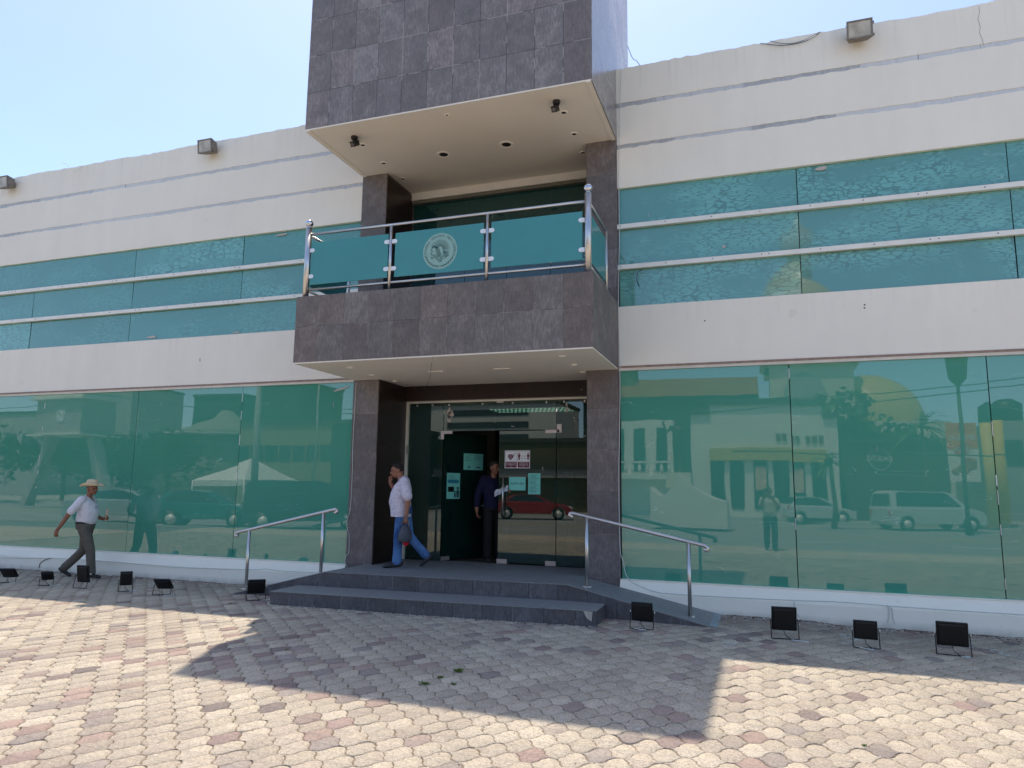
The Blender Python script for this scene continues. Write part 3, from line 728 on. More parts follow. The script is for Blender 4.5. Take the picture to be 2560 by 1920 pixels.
tuft(1146, 1680, .06, 90, 'largest green weed tuft in the shaded paving joints before the steps', 1)
tuft(1062, 1712, .05, 60, 'low spreading weed in the paving joints nearest the shadow edge', 2)
tuft(1100, 1695, .04, 50, 'small weed tuft between the two larger ones in the shaded paving', 3)
tuft(1133, 1712, .035, 40, 'tiny green weed nearest the camera in the shaded paving', 4)
tuft(715, 1624, .03, 26, 'sparse yellowish weed in the paving joints under the balcony shadow', 5)
tuft(635, 1558, .03, 30, 'faint green weed by the sunlit tip of the shadow', 6)
tuft(2160, 1865, .03, 34, 'lone weed tuft in the sunlit paving at the lower right', 7)
tuft(575, 1510, .035, 30, 'dry weed at the foot of the left ramp', 8)

# crumbs of plaster, leaf bits and grit swept against the plinth and scattered on the blocks
kk = random.Random(77); m = MB()
def crumb(x, y, r0):
    z = gz(x, y)+.002; n = 5; a0 = kk.uniform(0, 6)
    P = [(x+r0*kk.uniform(.5, 1.2)*math.cos(a0+q*1.257), y+r0*kk.uniform(.5, 1.2)*math.sin(a0+q*1.257), z) for q in range(n)]
    m.prism(P, (0, 0, r0*kk.uniform(.3, .9)))
for i in range(900):
    x = kk.choice([kk.uniform(-17, -6.7), kk.uniform(-.5, 4)]); crumb(x, -.115-abs(kk.gauss(0, .16)), kk.uniform(.004, .014))
for i in range(700): crumb(kk.uniform(-14, 3.5), kk.uniform(-6.5, -.3), kk.uniform(.002, .006))
for i in range(160): x = kk.uniform(-6.5, -1.95); crumb(x, -1.86+.05*(x+6.5)-abs(kk.gauss(0, .04)), kk.uniform(.004, .012))
def m_crumb():
    t = NT('plaster_crumbs'); r_ = t.n('NewGeometry').outputs['Random Per Island']
    return t.end(t.bsdf(t.ramp(r_, [(.3, lin(90, 74, 60)), (.5, lin(130, 120, 106)), (.8, lin(206, 202, 194))]), .9, 0, None, .2))
o = m.build('litter', m_crumb()); o['kind'] = 'stuff'; o['label'] = 'scattered grit, leaf bits and plaster crumbs on the paving'; o['category'] = 'litter'
m = MB()                                          # mossy dirt in the angle between plinth and paving
for s0, s1 in ((-17, -7.7), (-.5, 6)):
    x = s0
    while x < s1:
        L = kk.uniform(.1, .5); w_ = kk.uniform(.012, .05)
        if kk.random() < .75:
            z = gz(x, -.08)+.0025; P = [(x, -.111, z), (x+L, -.111, z), (x+L*.8, -.111-w_, z), (x+L*.5, -.111-w_*kk.uniform(.5, 1.3), z), (x+L*.15, -.111-w_*.8, z)]; m.prism(P[::-1], (0, 0, .003))
        x += L*kk.uniform(.9, 1.5)
o = m.build('dirt', JOINT); o['kind'] = 'stuff'; o['label'] = 'brown dirt gathered along the foot of the plinth'; o['category'] = 'dirt'
# ------------------------------------------------------------------ balcony railing with frosted panels and the seal
YR_ = -1.625
RAIL = thing('balcony_railing', (-4.2, YR_, 4.415), 'stainless steel balcony railing with frosted teal glass panels and a round seal', 'railing')
for x in (-6.345, -2.03):
    m = MB(); m.tube([(x, YR_, 4.412), (x, YR_, 5.505)], .045, 20); p = m.build('post', STEEL, RAIL)
    m = MB(); m.tube([(x, YR_, 5.505), (x, YR_, 5.525)], .03, 16); m.ball((x, YR_, 5.575), .058, 20, 14); m.build('ball_finial', CHROME, p)
for z in (5.395, 4.532):
    m = MB(); m.tube([(-6.31, YR_, z), (-2.065, YR_, z)], .021 if z > 5 else .019, 14); m.build('rail', STEEL, RAIL)
for x in (-4.935, -3.443):
    m = MB(); m.tube([(x, YR_-.005, 4.412), (x, YR_-.005, 5.38)], .0225, 14); m.build('baluster', STEEL, RAIL)
def clip(m, x, z, s): m.box(min(x, x+s*.052), max(x, x+s*.052), YR_-.0152, YR_+.0152, z-.0296, z+.0296); m.disc((x+s*.052, YR_-.016, z), (0, 1, 0), .03, seg=16, th=.032)
CLAMPM = simple('satin_white_clamp', lin(226, 232, 236), .35, 0, .5, .03); P2 = None
for x0, x1 in ((-6.285, -4.975), (-4.865, -3.495), (-3.385, -2.105)):
    m = MB(); m.box(x0, x1, YR_-.006, YR_+.006, 4.607, 5.263); g = m.build('glass_panel', FROST, RAIL, bevel=.002)
    if x0 == -4.865: P2 = g
for x, s in ((-6.3, 1), (-4.957, -1), (-4.912, 1), (-3.465, -1), (-3.42, 1), (-2.075, -1)):
    for z in (4.735, 5.14):
        m = MB(); clip(m, x, z, s); m.build('glass_clamp', CLAMPM, RAIL)
for x in (-6.345, -2.03):                      # returns running back to the facade
    m = MB(); m.tube([(x, YR_+.03, 5.395), (x, -.5, 5.395)], .02, 12); m.build('side_rail', STEEL, RAIL)
    m = MB(); m.tube([(x, YR_+.03, 4.532), (x, -.5, 4.532)], .018, 12); m.build('side_rail', STEEL, RAIL)
    m = MB(); m.tube([(x, -.47, 4.412), (x, -.47, 5.39)], .0225, 12); m.build('baluster', STEEL, RAIL)
    m = MB(); m.box(x-.006, x+.006, YR_+.09, -.54, 4.607, 5.263); m.build('glass_panel', FROST, RAIL)
# the round national seal on the middle panel
SEALM = simple('pale_seal_vinyl', lin(142, 178, 168), .55, 0, .3, .05); INK = simple('seal_ink', lin(66, 104, 98), .6, 0, .2, .05)
sc_, sy_ = Vector((-4.152, YR_-.0075, 4.922)), YR_
m = MB(); m.disc((sc_.x, sc_.y+.0005, sc_.z), (0, 1, 0), .262, seg=64, th=.001)
SEAL = m.build('round_seal', SEALM, P2)
m = MB(); ex = Vector((1, 0, 0)); ez = Vector((0, 0, 1)); yk = sc_.y-.0012
s_txt = "ESTADOS UNIDOS MEXICANOS"
for i, ch in enumerate(s_txt):
    if ch == ' ': continue
    a = R(196-i*(212/(len(s_txt)-1))); r0 = .222
    pos = Vector((sc_.x+r0*math.cos(a), yk, sc_.z+r0*math.sin(a)))
    text_mb(m, ch, pos, (math.sin(a), 0, -math.cos(a)), (math.cos(a), 0, math.sin(a)), .052)
def P2d(x, z): return (sc_.x+x, yk, sc_.z+z)
def poly(pts): m.prism([P2d(*p) for p in pts], (0, -.0006, 0))
def stroke(pts, w):
    for (a, b) in zip(pts[:-1], pts[1:]):
        d = Vector((b[0]-a[0], b[1]-a[1])); n = Vector((-d.y, d.x)).normalized()*w/2
        poly([(a[0]-n.x, a[1]-n.y), (b[0]-n.x, b[1]-n.y), (b[0]+n.x, b[1]+n.y), (a[0]+n.x, a[1]+n.y)])
for i in range(22):                              # raised wing of fine feather lines
    t = i/21; a = R(150-150*t); r0 = .07+.02*math.sin(t*3); r1 = .165-.02*abs(t-.4)
    c0 = (-.005, .015)
    stroke([(c0[0]+r0*math.cos(a)*.6, c0[1]+r0*math.sin(a)*.6), (c0[0]+r1*math.cos(a), c0[1]+r1*math.sin(a)*.95)], .0042)
for i in range(9):
    a = R(-5-i*7); stroke([(.05, -.0-.004*i), (.05+.09*math.cos(a), -.01+.1*math.sin(a)*.9)], .004)
for i in range(12):                              # breast and tail hatching
    t = i/11; stroke([(-.075+.03*t, .045-.12*t), (-.02+.05*t, .055-.115*t)], .0052)
stroke([(-.05, .05), (-.085, .075), (-.11, .07), (-.125, .05)], .02); stroke([(-.125, .05), (-.135, .02)], .008)      # head and beak
stroke([(-.135, .03), (-.115, 0), (-.14, -.03), (-.115, -.055), (-.09, -.045), (-.06, -.06)], .009)                    # snake
for i in range(15):                              # cactus pads over the stone and water
    x = -.13+i*.0185; z = -.085-.012*math.sin(i*1.7)
    q = [(x+.009*math.cos(t*1.05), z+.013*math.sin(t*1.05)) for t in range(6)]; stroke(q+[q[0]], .004)
stroke([(-.07, -.115), (.08, -.115)], .006); stroke([(-.028, -.12), (-.022, -.155), (.03, -.155), (.036, -.12)], .005)
for i in range(4): stroke([(-.01+i*.011, -.122), (-.004+i*.011, -.15)], .004)
for i in range(26):                              # wreath of oak and laurel below
    a = R(200+i*5.4); r0 = .222
    if 266 < 200+i*5.4 < 274: continue
    x, z = r0*math.cos(a), r0*math.sin(a); b = a+R(55 if i % 2 else 125)
    stroke([(x, z), (x+.026*math.cos(b), z+.026*math.sin(b))], .009); stroke([(x, z), (x-.018*math.cos(b), z-.018*math.sin(b))], .006)
m.build('seal_print', INK, SEAL)
# ------------------------------------------------------------------ handrails of the ramps
def handrail(name, label, a, b, posts, gnd):
    T = thing(name, (posts[0][0], posts[0][1], 0), label, 'handrail', 'handrails beside the ramps')
    a, b = Vector(a), Vector(b); d = (b-a).normalized()
    def curl(p, s): return [p, p+d*s*.03+Vector((0, 0, -.012)), p+d*s*.04+Vector((0, .0, -.035)), p+d*s*.018+Vector((0, 0, -.052)), p-d*s*.012+Vector((0, 0, -.045))]
    pts = curl(a, -1)[::-1]+curl(b, 1)
    m = MB(); m.tube(pts, .0255, 16); m.build('rail', STEEL, T)
    for (x, y), g in zip(posts, gnd):
        t = (x-a.x)/(b.x-a.x); z = a.z+(b.z-a.z)*t
        m = MB(); m.tube([(x, y, g), (x, y, z-.01)], .0245, 16); p = m.build('post', STEEL, T)
        m = MB(); m.box(x-.055, x+.055, y-.045, y+.045, g-.002, g+.008); m.build('base_plate', ALU, p)
pL0, pL1 = PZ(614.5, 1472.2, .05), PZ(801.6, 1431.5, .33); pR0, pR1 = PZ(1467.3, 1467.6, .35), PZ(1725.5, 1542.1, .10)
yl = -1.0; a_ = PY(594, 1331, yl); b_ = PY(838, 1273.5, yl-.0)
q0 = PY(614.5, 1472, yl); q1 = PY(801.6, 1432, yl)
handrail('handrail', 'steel handrail of the left ramp before the teal glass', a_, b_, ((q0.x, yl), (q1.x, yl)), (q0.z, q1.z))
yr = -.82; a_ = PY(1431, 1282.5, yr); b_ = PY(1762, 1364.5, yr); q0 = PY(1467.3, 1467.6, yr); q1 = PY(1725.5, 1542.1, yr)
handrail('handrail', 'steel handrail of the right ramp below the dark stone column', a_, b_, ((q0.x, yr), (q1.x, yr)), (q0.z, q1.z))
print('rail feet', q0.z, q1.z)
# ------------------------------------------------------------------ floodlights standing on the paving
def floodlight(u, v, w, h, rz, tilt, label, cable=1, first=[None]):
    c = PZ(u, v); c.z = gz(c.x, c.y)
    T = thing('floodlight', c, label, 'floodlight', 'portable floodlights on the paving along the facade', R(rz))
    hz_ = .085+.5*h*abs(math.cos(R(tilt)))
    Mh = Matrix.Translation((0, 0, hz_)) @ Euler((R(tilt), 0, 0)).to_matrix().to_4x4()
    def tr(m, o=0):
        m.v[o:] = [tuple(Mh @ Vector(p)) for p in m.v[o:]]; return m
    m = MB(); m.box(-w/2, w/2, -.012, .016, -h/2, h/2); m.box(-w*.42, w*.42, -.03, -.012, -h*.42, h*.42)
    o = tr(m).build('lamp_head', BLACK, T, local=True, bevel=.009)
    m = MB(); m.box(-w*.44, w*.44, .0165, .019, -h*.44, h*.44); tr(m).build('lamp_glass', GLASSD, T, local=True)
    L = w/2+.011; f = .06
    m = MB()
    for s in (-1, 1): m.tube([(s*L, 0, hz_), (s*L, -.03*math.copysign(1, tilt), hz_*.5), (s*L, -f*.9, .006)], .0052, 6)
    m.tube([(-L, -f*.9, .006), (L, -f*.9, .006)], .0052, 6); m.build('bracket', BLACK, T, local=True)
    m = MB()
    for s in (-1, 1): m.disc((s*(L+.006), 0, hz_), (1, 0, 0), .012, seg=10, th=.008)
    m.build('bracket_knob', ALU, T, local=True)
    if cable:
        kk = random.Random(int(u)); r_ = cable
        a0 = tuple(Mh @ Vector((-.02, -.035, -h*.3)))
        m = MB(); pts = [Vector(a0), Vector((.0, -.06, .05)), Vector((.06, -.1, .008))]
        m.tube(pts, .004, 6); m.build('lead', BLACK, T, local=True)
        m = MB(); P = [Vector((.06, -.1, .008))]
        for i in range(6): P.append(P[-1]+Vector((kk.uniform(.0, .045)*r_, kk.uniform(-.03, .035), 0)))
        P.append(P[-1]+Vector((-.05, .03, 0))); m.tube(P, .0065, 6); m.build('pale_lead', CABLE, T, local=True)
    return T
GLASSD = simple('dark_lamp_glass', lin(60, 64, 66), .1, 0, .6, .05)
for row in (
    (20, 1457, .23, .22, 30, 50, 'portable black floodlight at the left edge of the paving, tilted back', 1),
    (116, 1463.5, .17, .17, 42, 40, 'small black floodlight on the paving left of the man in the straw hat', 1),
    (205, 1469.6, .22, .27, 8, 10, 'upright black floodlight on the paving at the feet of the man in the straw hat', 0),
    (313, 1477, .17, .22, 44, 14, 'narrow black floodlight on the paving just right of the man in the straw hat', 1),
    (407, 1486, .24, .23, 22, 50, 'black floodlight tipped far back midway between the straw hat man and the left ramp', 1),
    (639, 1501, .24, .25, 40, 34, 'black floodlight standing in front of the left ramp end', 1),
    (1606, 1572.6, .255, .225, -2, 10, 'black floodlight leaning before the right ramp with a looped pale cable', -1),
    (1962, 1597, .27, .27, 5, 12, 'large upright black floodlight right of the ramp lip', 1.2),
    (2166, 1619, .235, .20, -4, 8, 'smaller black floodlight between the two big ones on the right paving', -1),
    (2384, 1636, .29, .25, -6, 10, 'black floodlight nearest the right edge of the paving', 1.)):
    floodlight(row[0], row[1], row[2], row[3], row[4], row[5], row[6], row[7])
# ------------------------------------------------------------------ wall pack lamps at the parapet
def wallpack(x, label, tilt=-8):
    T = thing('wall_lamp', (x, -.02, 8.03), label, 'wall lamp', 'old floodlights along the parapet')
    Mh = Matrix.Translation((0, -.13, 0)) @ Euler((R(-tilt), 0, 0)).to_matrix().to_4x4()
    def tr(m): m.v = [tuple(Mh @ Vector(p)) for p in m.v]; return m
    w, h = .165, .13
    m = MB()                                         # tapered casting, open front rim
    F = [(-w, -.085, -h), (w, -.085, -h), (w, -.085, h), (-w, -.085, h)]; B = [(-w*.72, .1, -h*.7), (w*.72, .1, -h*.7), (w*.72, .1, h*.8), (-w*.72, .1, h*.8)]
    m.add(F+B, [(4, 5, 1, 0), (5, 6, 2, 1), (6, 7, 3, 2), (7, 4, 0, 3), (7, 6, 5, 4)])
    fr = .024
    for a, b, c, d in ((-w, w, -h, -h+fr), (-w, w, h-fr, h), (-w, -w+fr, -h+fr, h-fr), (w-fr, w, -h+fr, h-fr)): m.box(a, b, -.108, -.084, c, d)
    m.box(-.06, .06, .08, .15, -.06, .06)
    tr(m).build('housing', LAMPBODY, T, local=True, bevel=.004)
    m = MB(); m.box(-w+fr, w-fr, -.098, -.09, -h+fr, h-fr); tr(m).build('lens', LENS, T, local=True)
    m = MB()
    for s in (-1, 1):
        for z in (-h*.75, h*.55): m.box(s*w-.008, s*w+.012*s+.008, -.09, -.06, z-.015, z+.015)
    tr(m).build('latch', LAMPBODY, T, local=True)
wallpack(1.508, 'weathered wall lamp on the parapet of the right wing')
wallpack(-9.80, 'weathered wall lamp on the left parapet nearer the stone tower')
wallpack(-15.22, 'weathered wall lamp on the left parapet at the picture edge')
# ------------------------------------------------------------------ ceiling spots and cameras
SPOTIN = simple('dark_spot_reflector', lin(52, 46, 42), .3, .5, .5, .1)
def spot(x, y, z, r, label, grp, deep=True):
    T = thing('downlight', (x, y, z), label, 'downlight', grp)
    m = MB(); n = 28
    for k in range(n):
        a0, a1 = 2*math.pi*k/n, 2*math.pi*(k+1)/n
        def q(rr, zz, a): return (x+rr*math.cos(a), y+rr*math.sin(a), z+zz)
        for (r0, z0), (r1, z1) in (((r, 0), (r*.94, -.008)), ((r*.94, -.008), (r*.7, -.01)), ((r*.7, -.01), (r*.58, -.001))):
            m.quad(q(r0, z0, a1), q(r0, z0, a0), q(r1, z1, a0), q(r1, z1, a1))
    m.build('trim_ring', SOFTW, T)
    m = MB(); m.disc((x, y, z-.0012), (0, 0, -1), r*.6, seg=20, th=.002); m.build('reflector', SPOTIN if deep else SOFTW, T)
SOFTW = simple('beige_painted_ring', lin(244, 238, 228), .6, 0, .3, .05)
z = 7.039; G1 = 'round downlights in the tower soffit'
for x, y, r, lb in ((-5.835, -1.054, .06, 'small downlight beside the left security camera in the tower soffit'),
    (-5.833, -.381, .06, 'small downlight midway along the left side of the tower soffit'),
    (-5.821, .27, .06, 'small downlight right of the upper left column in the tower soffit'),
    (-4.737, -.363, .12, 'left one of the two large downlights in the middle of the tower soffit'),
    (-3.64, -.375, .12, 'right one of the two large downlights in the middle of the tower soffit'),
    (-2.533, -.377, .06, 'small downlight midway along the right side of the tower soffit'),
    (-2.55, .262, .06, 'small downlight touching the upper right column in the tower soffit'),
    (-2.522, -1.039, .06, 'small downlight beside the right security camera in the tower soffit'),
    (-4.168, -1.498, .038, 'tiny dark downlight near the front edge of the tower soffit')): spot(x, y, z, r, lb, G1)
z = 3.4055; G2 = 'flat lamps in the balcony soffit'
for x, y, lb in ((-5.782, -1.214, 'flat lamp nearest the front left corner of the balcony soffit'), (-5.819, -.503, 'flat lamp midway along the left side of the balcony soffit'),
    (-2.466, -1.295, 'flat lamp nearest the front right corner of the balcony soffit'), (-2.476, -.597, 'flat lamp midway along the right side of the balcony soffit'),
    (-2.51, .074, 'flat lamp beside the head of the lower right column'), (-5.79, .2, 'flat lamp beside the head of the lower left column')): spot(x, y, z, .055, lb, G2, False)
for x, lb in ((-4.677, 'left rectangular lamp plate in the balcony soffit'), (-3.6, 'right rectangular lamp plate in the balcony soffit')):
    T = thing('lamp_plate', (x, -.5, z), lb, 'lamp', 'rectangular lamp plates in the balcony soffit')
    m = MB(); m.box(x-.13, x+.13, -.57, -.43, z-.012, z); m.build('plate', SOFTW, T, bevel=.003)
    m = MB(); m.box(x-.1, x+.1, -.54, -.46, z-.0135, z-.0125); m.build('cover', SOFFIT, T)
def camera_(x, y, z, tx, label):
    T = thing('security_camera', (x, y, z), label, 'camera', 'security cameras under the tower')
    m = MB(); m.tube([(x, y, z), (x, y, z-.012), (x, y, z-.05)], [.055, .055, .045], 16); m.build('mount', DARKMETAL, T)
    m = MB(); m.tube([(x, y, z-.04), (x+tx*.2, y-.01, z-.09)], .017, 8); m.build('arm', DARKMETAL, T)
    m = MB(); c = Vector((x+tx*.5, y-.03, z-.135)); d = Vector((tx*.5, -.75, -.5)).normalized(); s = d.cross(Vector((0, 0, 1))).normalized(); u = s.cross(d)
    P = [c-d*.1+s*i*.036+u*j*.036 for i, j in ((-1, -1), (1, -1), (1, 1), (-1, 1))]
    m.prism(P, d*.18); P = [c-d*.1+s*i*.045+u*.04*j for i, j in ((-1, .95), (1, .95), (1, 1.1), (-1, 1.1))]; m.prism(P, d*.22)
    m.build('housing', DARKMETAL, T, bevel=.004)
    m = MB(); m.disc(c+d*.0805, d, .027, seg=14, th=.003); m.build('lens', GLASSD, T)
camera_(-5.82, -1.33, 7.039, .06, 'left dark security camera under the stone tower')
camera_(-2.54, -1.37, 7.039, -.02, 'right dark security camera under the stone tower')
# ------------------------------------------------------------------ cables and wires
def cable(name, pts, r, mat, label, cat='cable', res=6):
    P = [Vector(p) for p in pts]; Q = []
    for i in range(len(P)-1):
        p0, p1, p2, p3 = P[max(i-1, 0)], P[i], P[i+1], P[min(i+2, len(P)-1)]
        for k in range(res):
            t = k/res; Q.append(.5*((2*p1)+(p2-p0)*t+(2*p0-5*p1+4*p2-p3)*t*t+(3*p1-p0-3*p2+p3)*t**3))
    Q.append(P[-1]); m = MB(); m.tube(Q, r, 6)
    return tag(m.build(name, mat, loc=tuple(P[0])), label, cat)
yy = -.028
cable('cable', [PY(u, v, yy) for u, v in ((1553, 60+110), (1549, 300), (1547, 450), (1548, 600), (1546, 760), (1548, 870), (1550, 960), (1549, 1060), (1547, 1180), (1548, 1290), (1551, 1380))] +
      [PY(u, v, -.118) for u, v in ((1557, 1400), (1563, 1430), (1572, 1448), (1592, 1462), (1640, 1480), (1700, 1486), (1760, 1490), (1900, 1497), (1990, 1501), (2100, 1505), (2240, 1516), (2400, 1527), (2560, 1537))],
      .0052, CABLE, 'thin pale cable hanging down the right column and running along the right plinth')
cable('cable', [PY(u, v, yy) for u, v in ((890.5, 957), (888, 1000), (885, 1060), (882, 1120), (881, 1180), (876, 1270), (869, 1295), (868, 1320), (873, 1338), (872, 1380), (864, 1392), (861, 1405), (868, 1417))],
      .005, CABLE, 'thin pale cable looping down beside the left column')
cable('cable', [PY(u, v, -.118) for u, v in ((0, 1394), (60, 1395), (150, 1396), (250, 1402), (350, 1410), (440, 1418), (560, 1422), (640, 1424), (665, 1422), (700, 1427), (790, 1432))],
      .005, CABLE, 'white wire fixed along the left plinth')
for pts, lb in ((((1985, 1501), (1986, 1515), (1987, 1522), (1993, 1535), (1998, 1541)), 'short white cable dropping from the right plinth behind the large floodlight'),
                (((2215, 1516), (2222, 1520), (2222, 1540), (2219, 1556)), 'left of two cables dropping down the right plinth before the far floodlight'),
                (((2218, 1513), (2228, 1520), (2231, 1530), (2233, 1548), (2238, 1561)), 'right of two cables dropping down the right plinth before the far floodlight'),
                (((98, 1420), (100, 1409), (108, 1402), (120, 1397), (128, 1395)), 'dark wire curling down the left plinth by the straw hat man')):
    cable('cable', [PY(u, v, -.12) for u, v in pts], .006, BLACK if 'dark' in lb else CABLE, lb)
cable('wire', [PY(u, v, -.03) for u, v in ((1900, 108), (1930, 112), (1960, 113), (2000, 107), (2030, 95), (2052, 79))], .005, DARKMETAL, 'dark wire looped over the right parapet, lower strand', 'wire')
cable('wire', [PY(u, v, -.03) for u, v in ((1925, 102), (1950, 108), (1975, 109), (2000, 104), (2025, 92), (2048, 80))], .004, DARKMETAL, 'dark wire looped over the right parapet, upper strand', 'wire')
cable('wire', [PY(u, v, -.03) for u, v in ((155, 405), (160, 408), (168, 410), (172, 420), (185, 426), (200, 422), (208, 414))], .0045, CABLE, 'stray pale wire end sticking up over the left parapet', 'wire')
cable('wire', [PY(u, v, -.012) for u, v in ((1608, 674), (1596, 680), (1592, 692), (1593, 705), (1598, 716))], .006, BLACK, 'short black wire hanging on the upper right window', 'wire')
cable('wire', [PY(u, v, 3.) for u, v in ((1500, -120), (1570, 118), (1596, 158), (1640, 230))], .006, DARKMETAL, 'thin guy wire rising behind the right parapet to the stone tower', 'wire')
cable('wire', [PZ(1082.7, 892.5, 3.40), PY(1080, 905, -1.3), PY(1075, 940, -.4), PY(1072, 950, .2), PY(1060, 975, .8), PY(1051, 992, .86)], .0025, DARKMETAL, 'thin loose wire hanging from the balcony soffit to the dark lintel', 'wire')
m = MB()
for u, v in ((2161.4, 762), (2161, 770), (500, 897.5), (500, 902), (1762, 802)): m.disc(PY(u, v, -.001), (0, -1, 0), .011, seg=8, th=.003)
m.build('wall_hole', DARKMETAL, BLD)
m = MB(); P = [PY(u, v, -.0015) for u, v in ((2447, 15), (2448, 32), (2444, 48), (2450, 66), (2448, 82), (2455, 98), (2458, 112))]
for a, b in zip(P[:-1], P[1:]): m.quad(a, b, b+Vector((.006, 0, 0)), a+Vector((.006, 0, 0)))
m.build('wall_crack', simple('crack_shadow', lin(150, 142, 132), .9), BLD)
# ------------------------------------------------------------------ posters on the doors
AQUA = simple('printed_sheet_behind_glass', lin(122, 206, 190), .6, 0, .3, .04); PRINT = simple('dark_print', lin(40, 80, 82), .7); MAROON = simple('maroon_print', lin(104, 28, 40), .6, 0, .3, .04)
PWHITE = simple('white_card', lin(226, 224, 222), .5, 0, .3, .03)
def sheet_(name, label, x0, x1, z0, z1, y, mat, fn, frame=None):
    T = thing(name, ((x0+x1)/2, y, z0), label, 'sign', 'notices on the entrance doors')
    fr = frame or (lambda s, z, o: Vector((s, y-o, z)))
    def q(m, a, b, c, d, o, th=.0006): m.prism([fr(a, c, o), fr(b, c, o), fr(b, d, o), fr(a, d, o)], (fr(a, c, o+th)-fr(a, c, o)))
    m = MB(); q(m, x0, x1, z0, z1, 0); m.build('sheet', mat, T)
    fn(T, q, fr); return T
def f_mask(T, q, fr):
    x0, x1, z0, z1 = -4.082, -3.636, 1.972, 2.268; mid = (x0+x1)/2
    m = MB()
    for a, b in ((x0+.012, mid-.008), (mid+.008, x1-.012)): q(m, a, b, z0+.012, z0+.108, .0008)
    m.build('lettering_field', MAROON, T)
    m = MB(); ux, uz = (1, 0, 0), (0, 0, 1); c1, c2 = (x0+mid)/2, (mid+x1)/2
    text_mb(m, 'USO OBLIGATORIO', fr(c1, z0+.084, .002), ux, uz, .03, width=.18); text_mb(m, 'DE CUBREBOCAS', fr(c1, z0+.056, .002), ux, uz, .03, width=.17)
    for i, s in enumerate(('MANTENGA UNA', 'DISTANCIA SEGURA', 'DE MINIMO 1.5 M')): text_mb(m, s, fr(c2, z0+.09-.022*i, .002), ux, uz, .024, width=.15)
    text_mb(m, 'SALUD', fr(c1, z0+.028, .002), ux, uz, .014); text_mb(m, 'SALUD', fr(c2, z0+.028, .002), ux, uz, .014)
    m.build('white_lettering', PWHITE, T)
    m = MB(); text_mb(m, '1.5 m', fr(c2, z0+.205, .002), ux, uz, .03)
    m.prism([fr(c2-.04, z0+.165, .0015), fr(c2+.04, z0+.165, .0015), fr(c2+.04, z0+.169, .0015), fr(c2-.04, z0+.169, .0015)], (0, -.0005, 0))
    for s in (-1, 1): m.prism([fr(c2+s*.05, z0+.167, .0015), fr(c2+s*.036, z0+.158, .0015), fr(c2+s*.036, z0+.176, .0015)], (0, -.0005, 0))
    for c in (c1, c2):                               # thin frames
        for a, b, c_, d in ((-.103, .103, .278, .281), (-.103, -.1, .11, .281), (.1, .103, .11, .281)): m.prism([fr(c+a, z0+c_, .0012), fr(c+b, z0+c_, .0012), fr(c+b, z0+d, .0012), fr(c+a, z0+d, .0012)], (0, -.0004, 0))
    q(m, c1+.045, c1+.049, z0+.19, z0+.24, .0012); 
    pts = [(c1+.03, z0+.19), (c1+.055, z0+.245), (c1+.07, z0+.25), (c1+.068, z0+.225), (c1+.035, z0+.178)]
    for a, b in zip(pts[:-1], pts[1:]):
        d = Vector((b[0]-a[0], 0, b[1]-a[1])); n = Vector((-d.z, 0, d.x)).normalized()*.0015
        m.prism([fr(*a, .0012)-n, fr(*b, .0012)-n, fr(*b, .0012)+n, fr(*a, .0012)+n], (0, -.0004, 0))
    m.build('black_lettering', BLACK, T)
    m.build('pictogram', MAROON, T) if False else None
    m = MB(); P = [(-.055, .225), (-.01, .235), (.035, .225), (.04, .195), (.015, .15), (-.005, .14), (-.03, .15), (-.055, .19)]
    m.prism([fr(c1+a, z0+b, .0014) for a, b in P], (0, -.0005, 0))
    m.build('pictogram', MAROON, T)
    for s in (-1, 1):
        m = MB(); c = c2+s*.078
        m.disc(fr(c, z0+.248, .0014), (0, 1, 0), .0115, seg=12, th=.0005)
        m.prism([fr(c+a, z0+b, .0014) for a, b in ((-.02, .232), (.02, .232), (.02, .19), (.012, .19), (.012, .14), (-.012, .14), (-.012, .19), (-.02, .19))], (0, -.0005, 0)); m.build('pictogram', MAROON, T)
    m = MB()
    for i in range(3): q(m, c1-.045+.006*i, c1+.025-.006*i, z0+.205-.02*i, z0+.209-.02*i, .0022)
    m.build('mask_folds', PWHITE, T)
sheet_('poster', 'white and maroon face mask and distance poster on the closed right door', -4.082, -3.636, 1.972, 2.268, .994, PWHITE, f_mask)
def f_pf(T, q, fr):
    m = MB(); text_mb(m, 'PUERTA FIJA', fr(-3.856, 1.717, .002), (1, 0, 0), (0, 0, 1), .05, width=.23); m.build('lettering', BLACK, T)
sheet_('notice', 'aqua notice reading PUERTA FIJA on the closed right door', -4.001, -3.709, 1.607, 1.826, .994, AQUA, f_pf)
def lines(T, q, z1, z0, xa, xb, seed, step=.012, name='fine_print'):
    kk = random.Random(seed); m = MB(); z = z1
    while z > z0:
        if kk.random() < .85: q(m, xa+kk.uniform(0, .02), xa+(xb-xa)*kk.uniform(.45, 1), z, z+.0032, .0008)
        z -= step
    m.build(name, PRINT, T)
def f_not(T, q, fr): lines(T, q, 1.865, 1.57, -3.65, -3.465, 1)
sheet_('notice', 'narrow aqua printed notice right of the PUERTA FIJA sheet', -3.663, -3.452, 1.546, 1.891, .994, AQUA, f_not)
def leaf_fr(s, z, o): return leaf(s, z, .006+o)
def on_leaf(u, v):                               # point of a sight line on the open leaf: distance along it and height
    d = ray(u, v); o = Vector((0, -DC, HC)); n = Vector((sT, -cT, 0)); t = (Vector((-5.215, 1, 0))-o).dot(n)/d.dot(n); p = o+d*t
    return (p-Vector((-5.215, 1, 0))).dot(Vector((cT, sT, 0))), p.z
s0, z1 = on_leaf(1117, 1182); s1, z0 = on_leaf(1148.5, 1247)
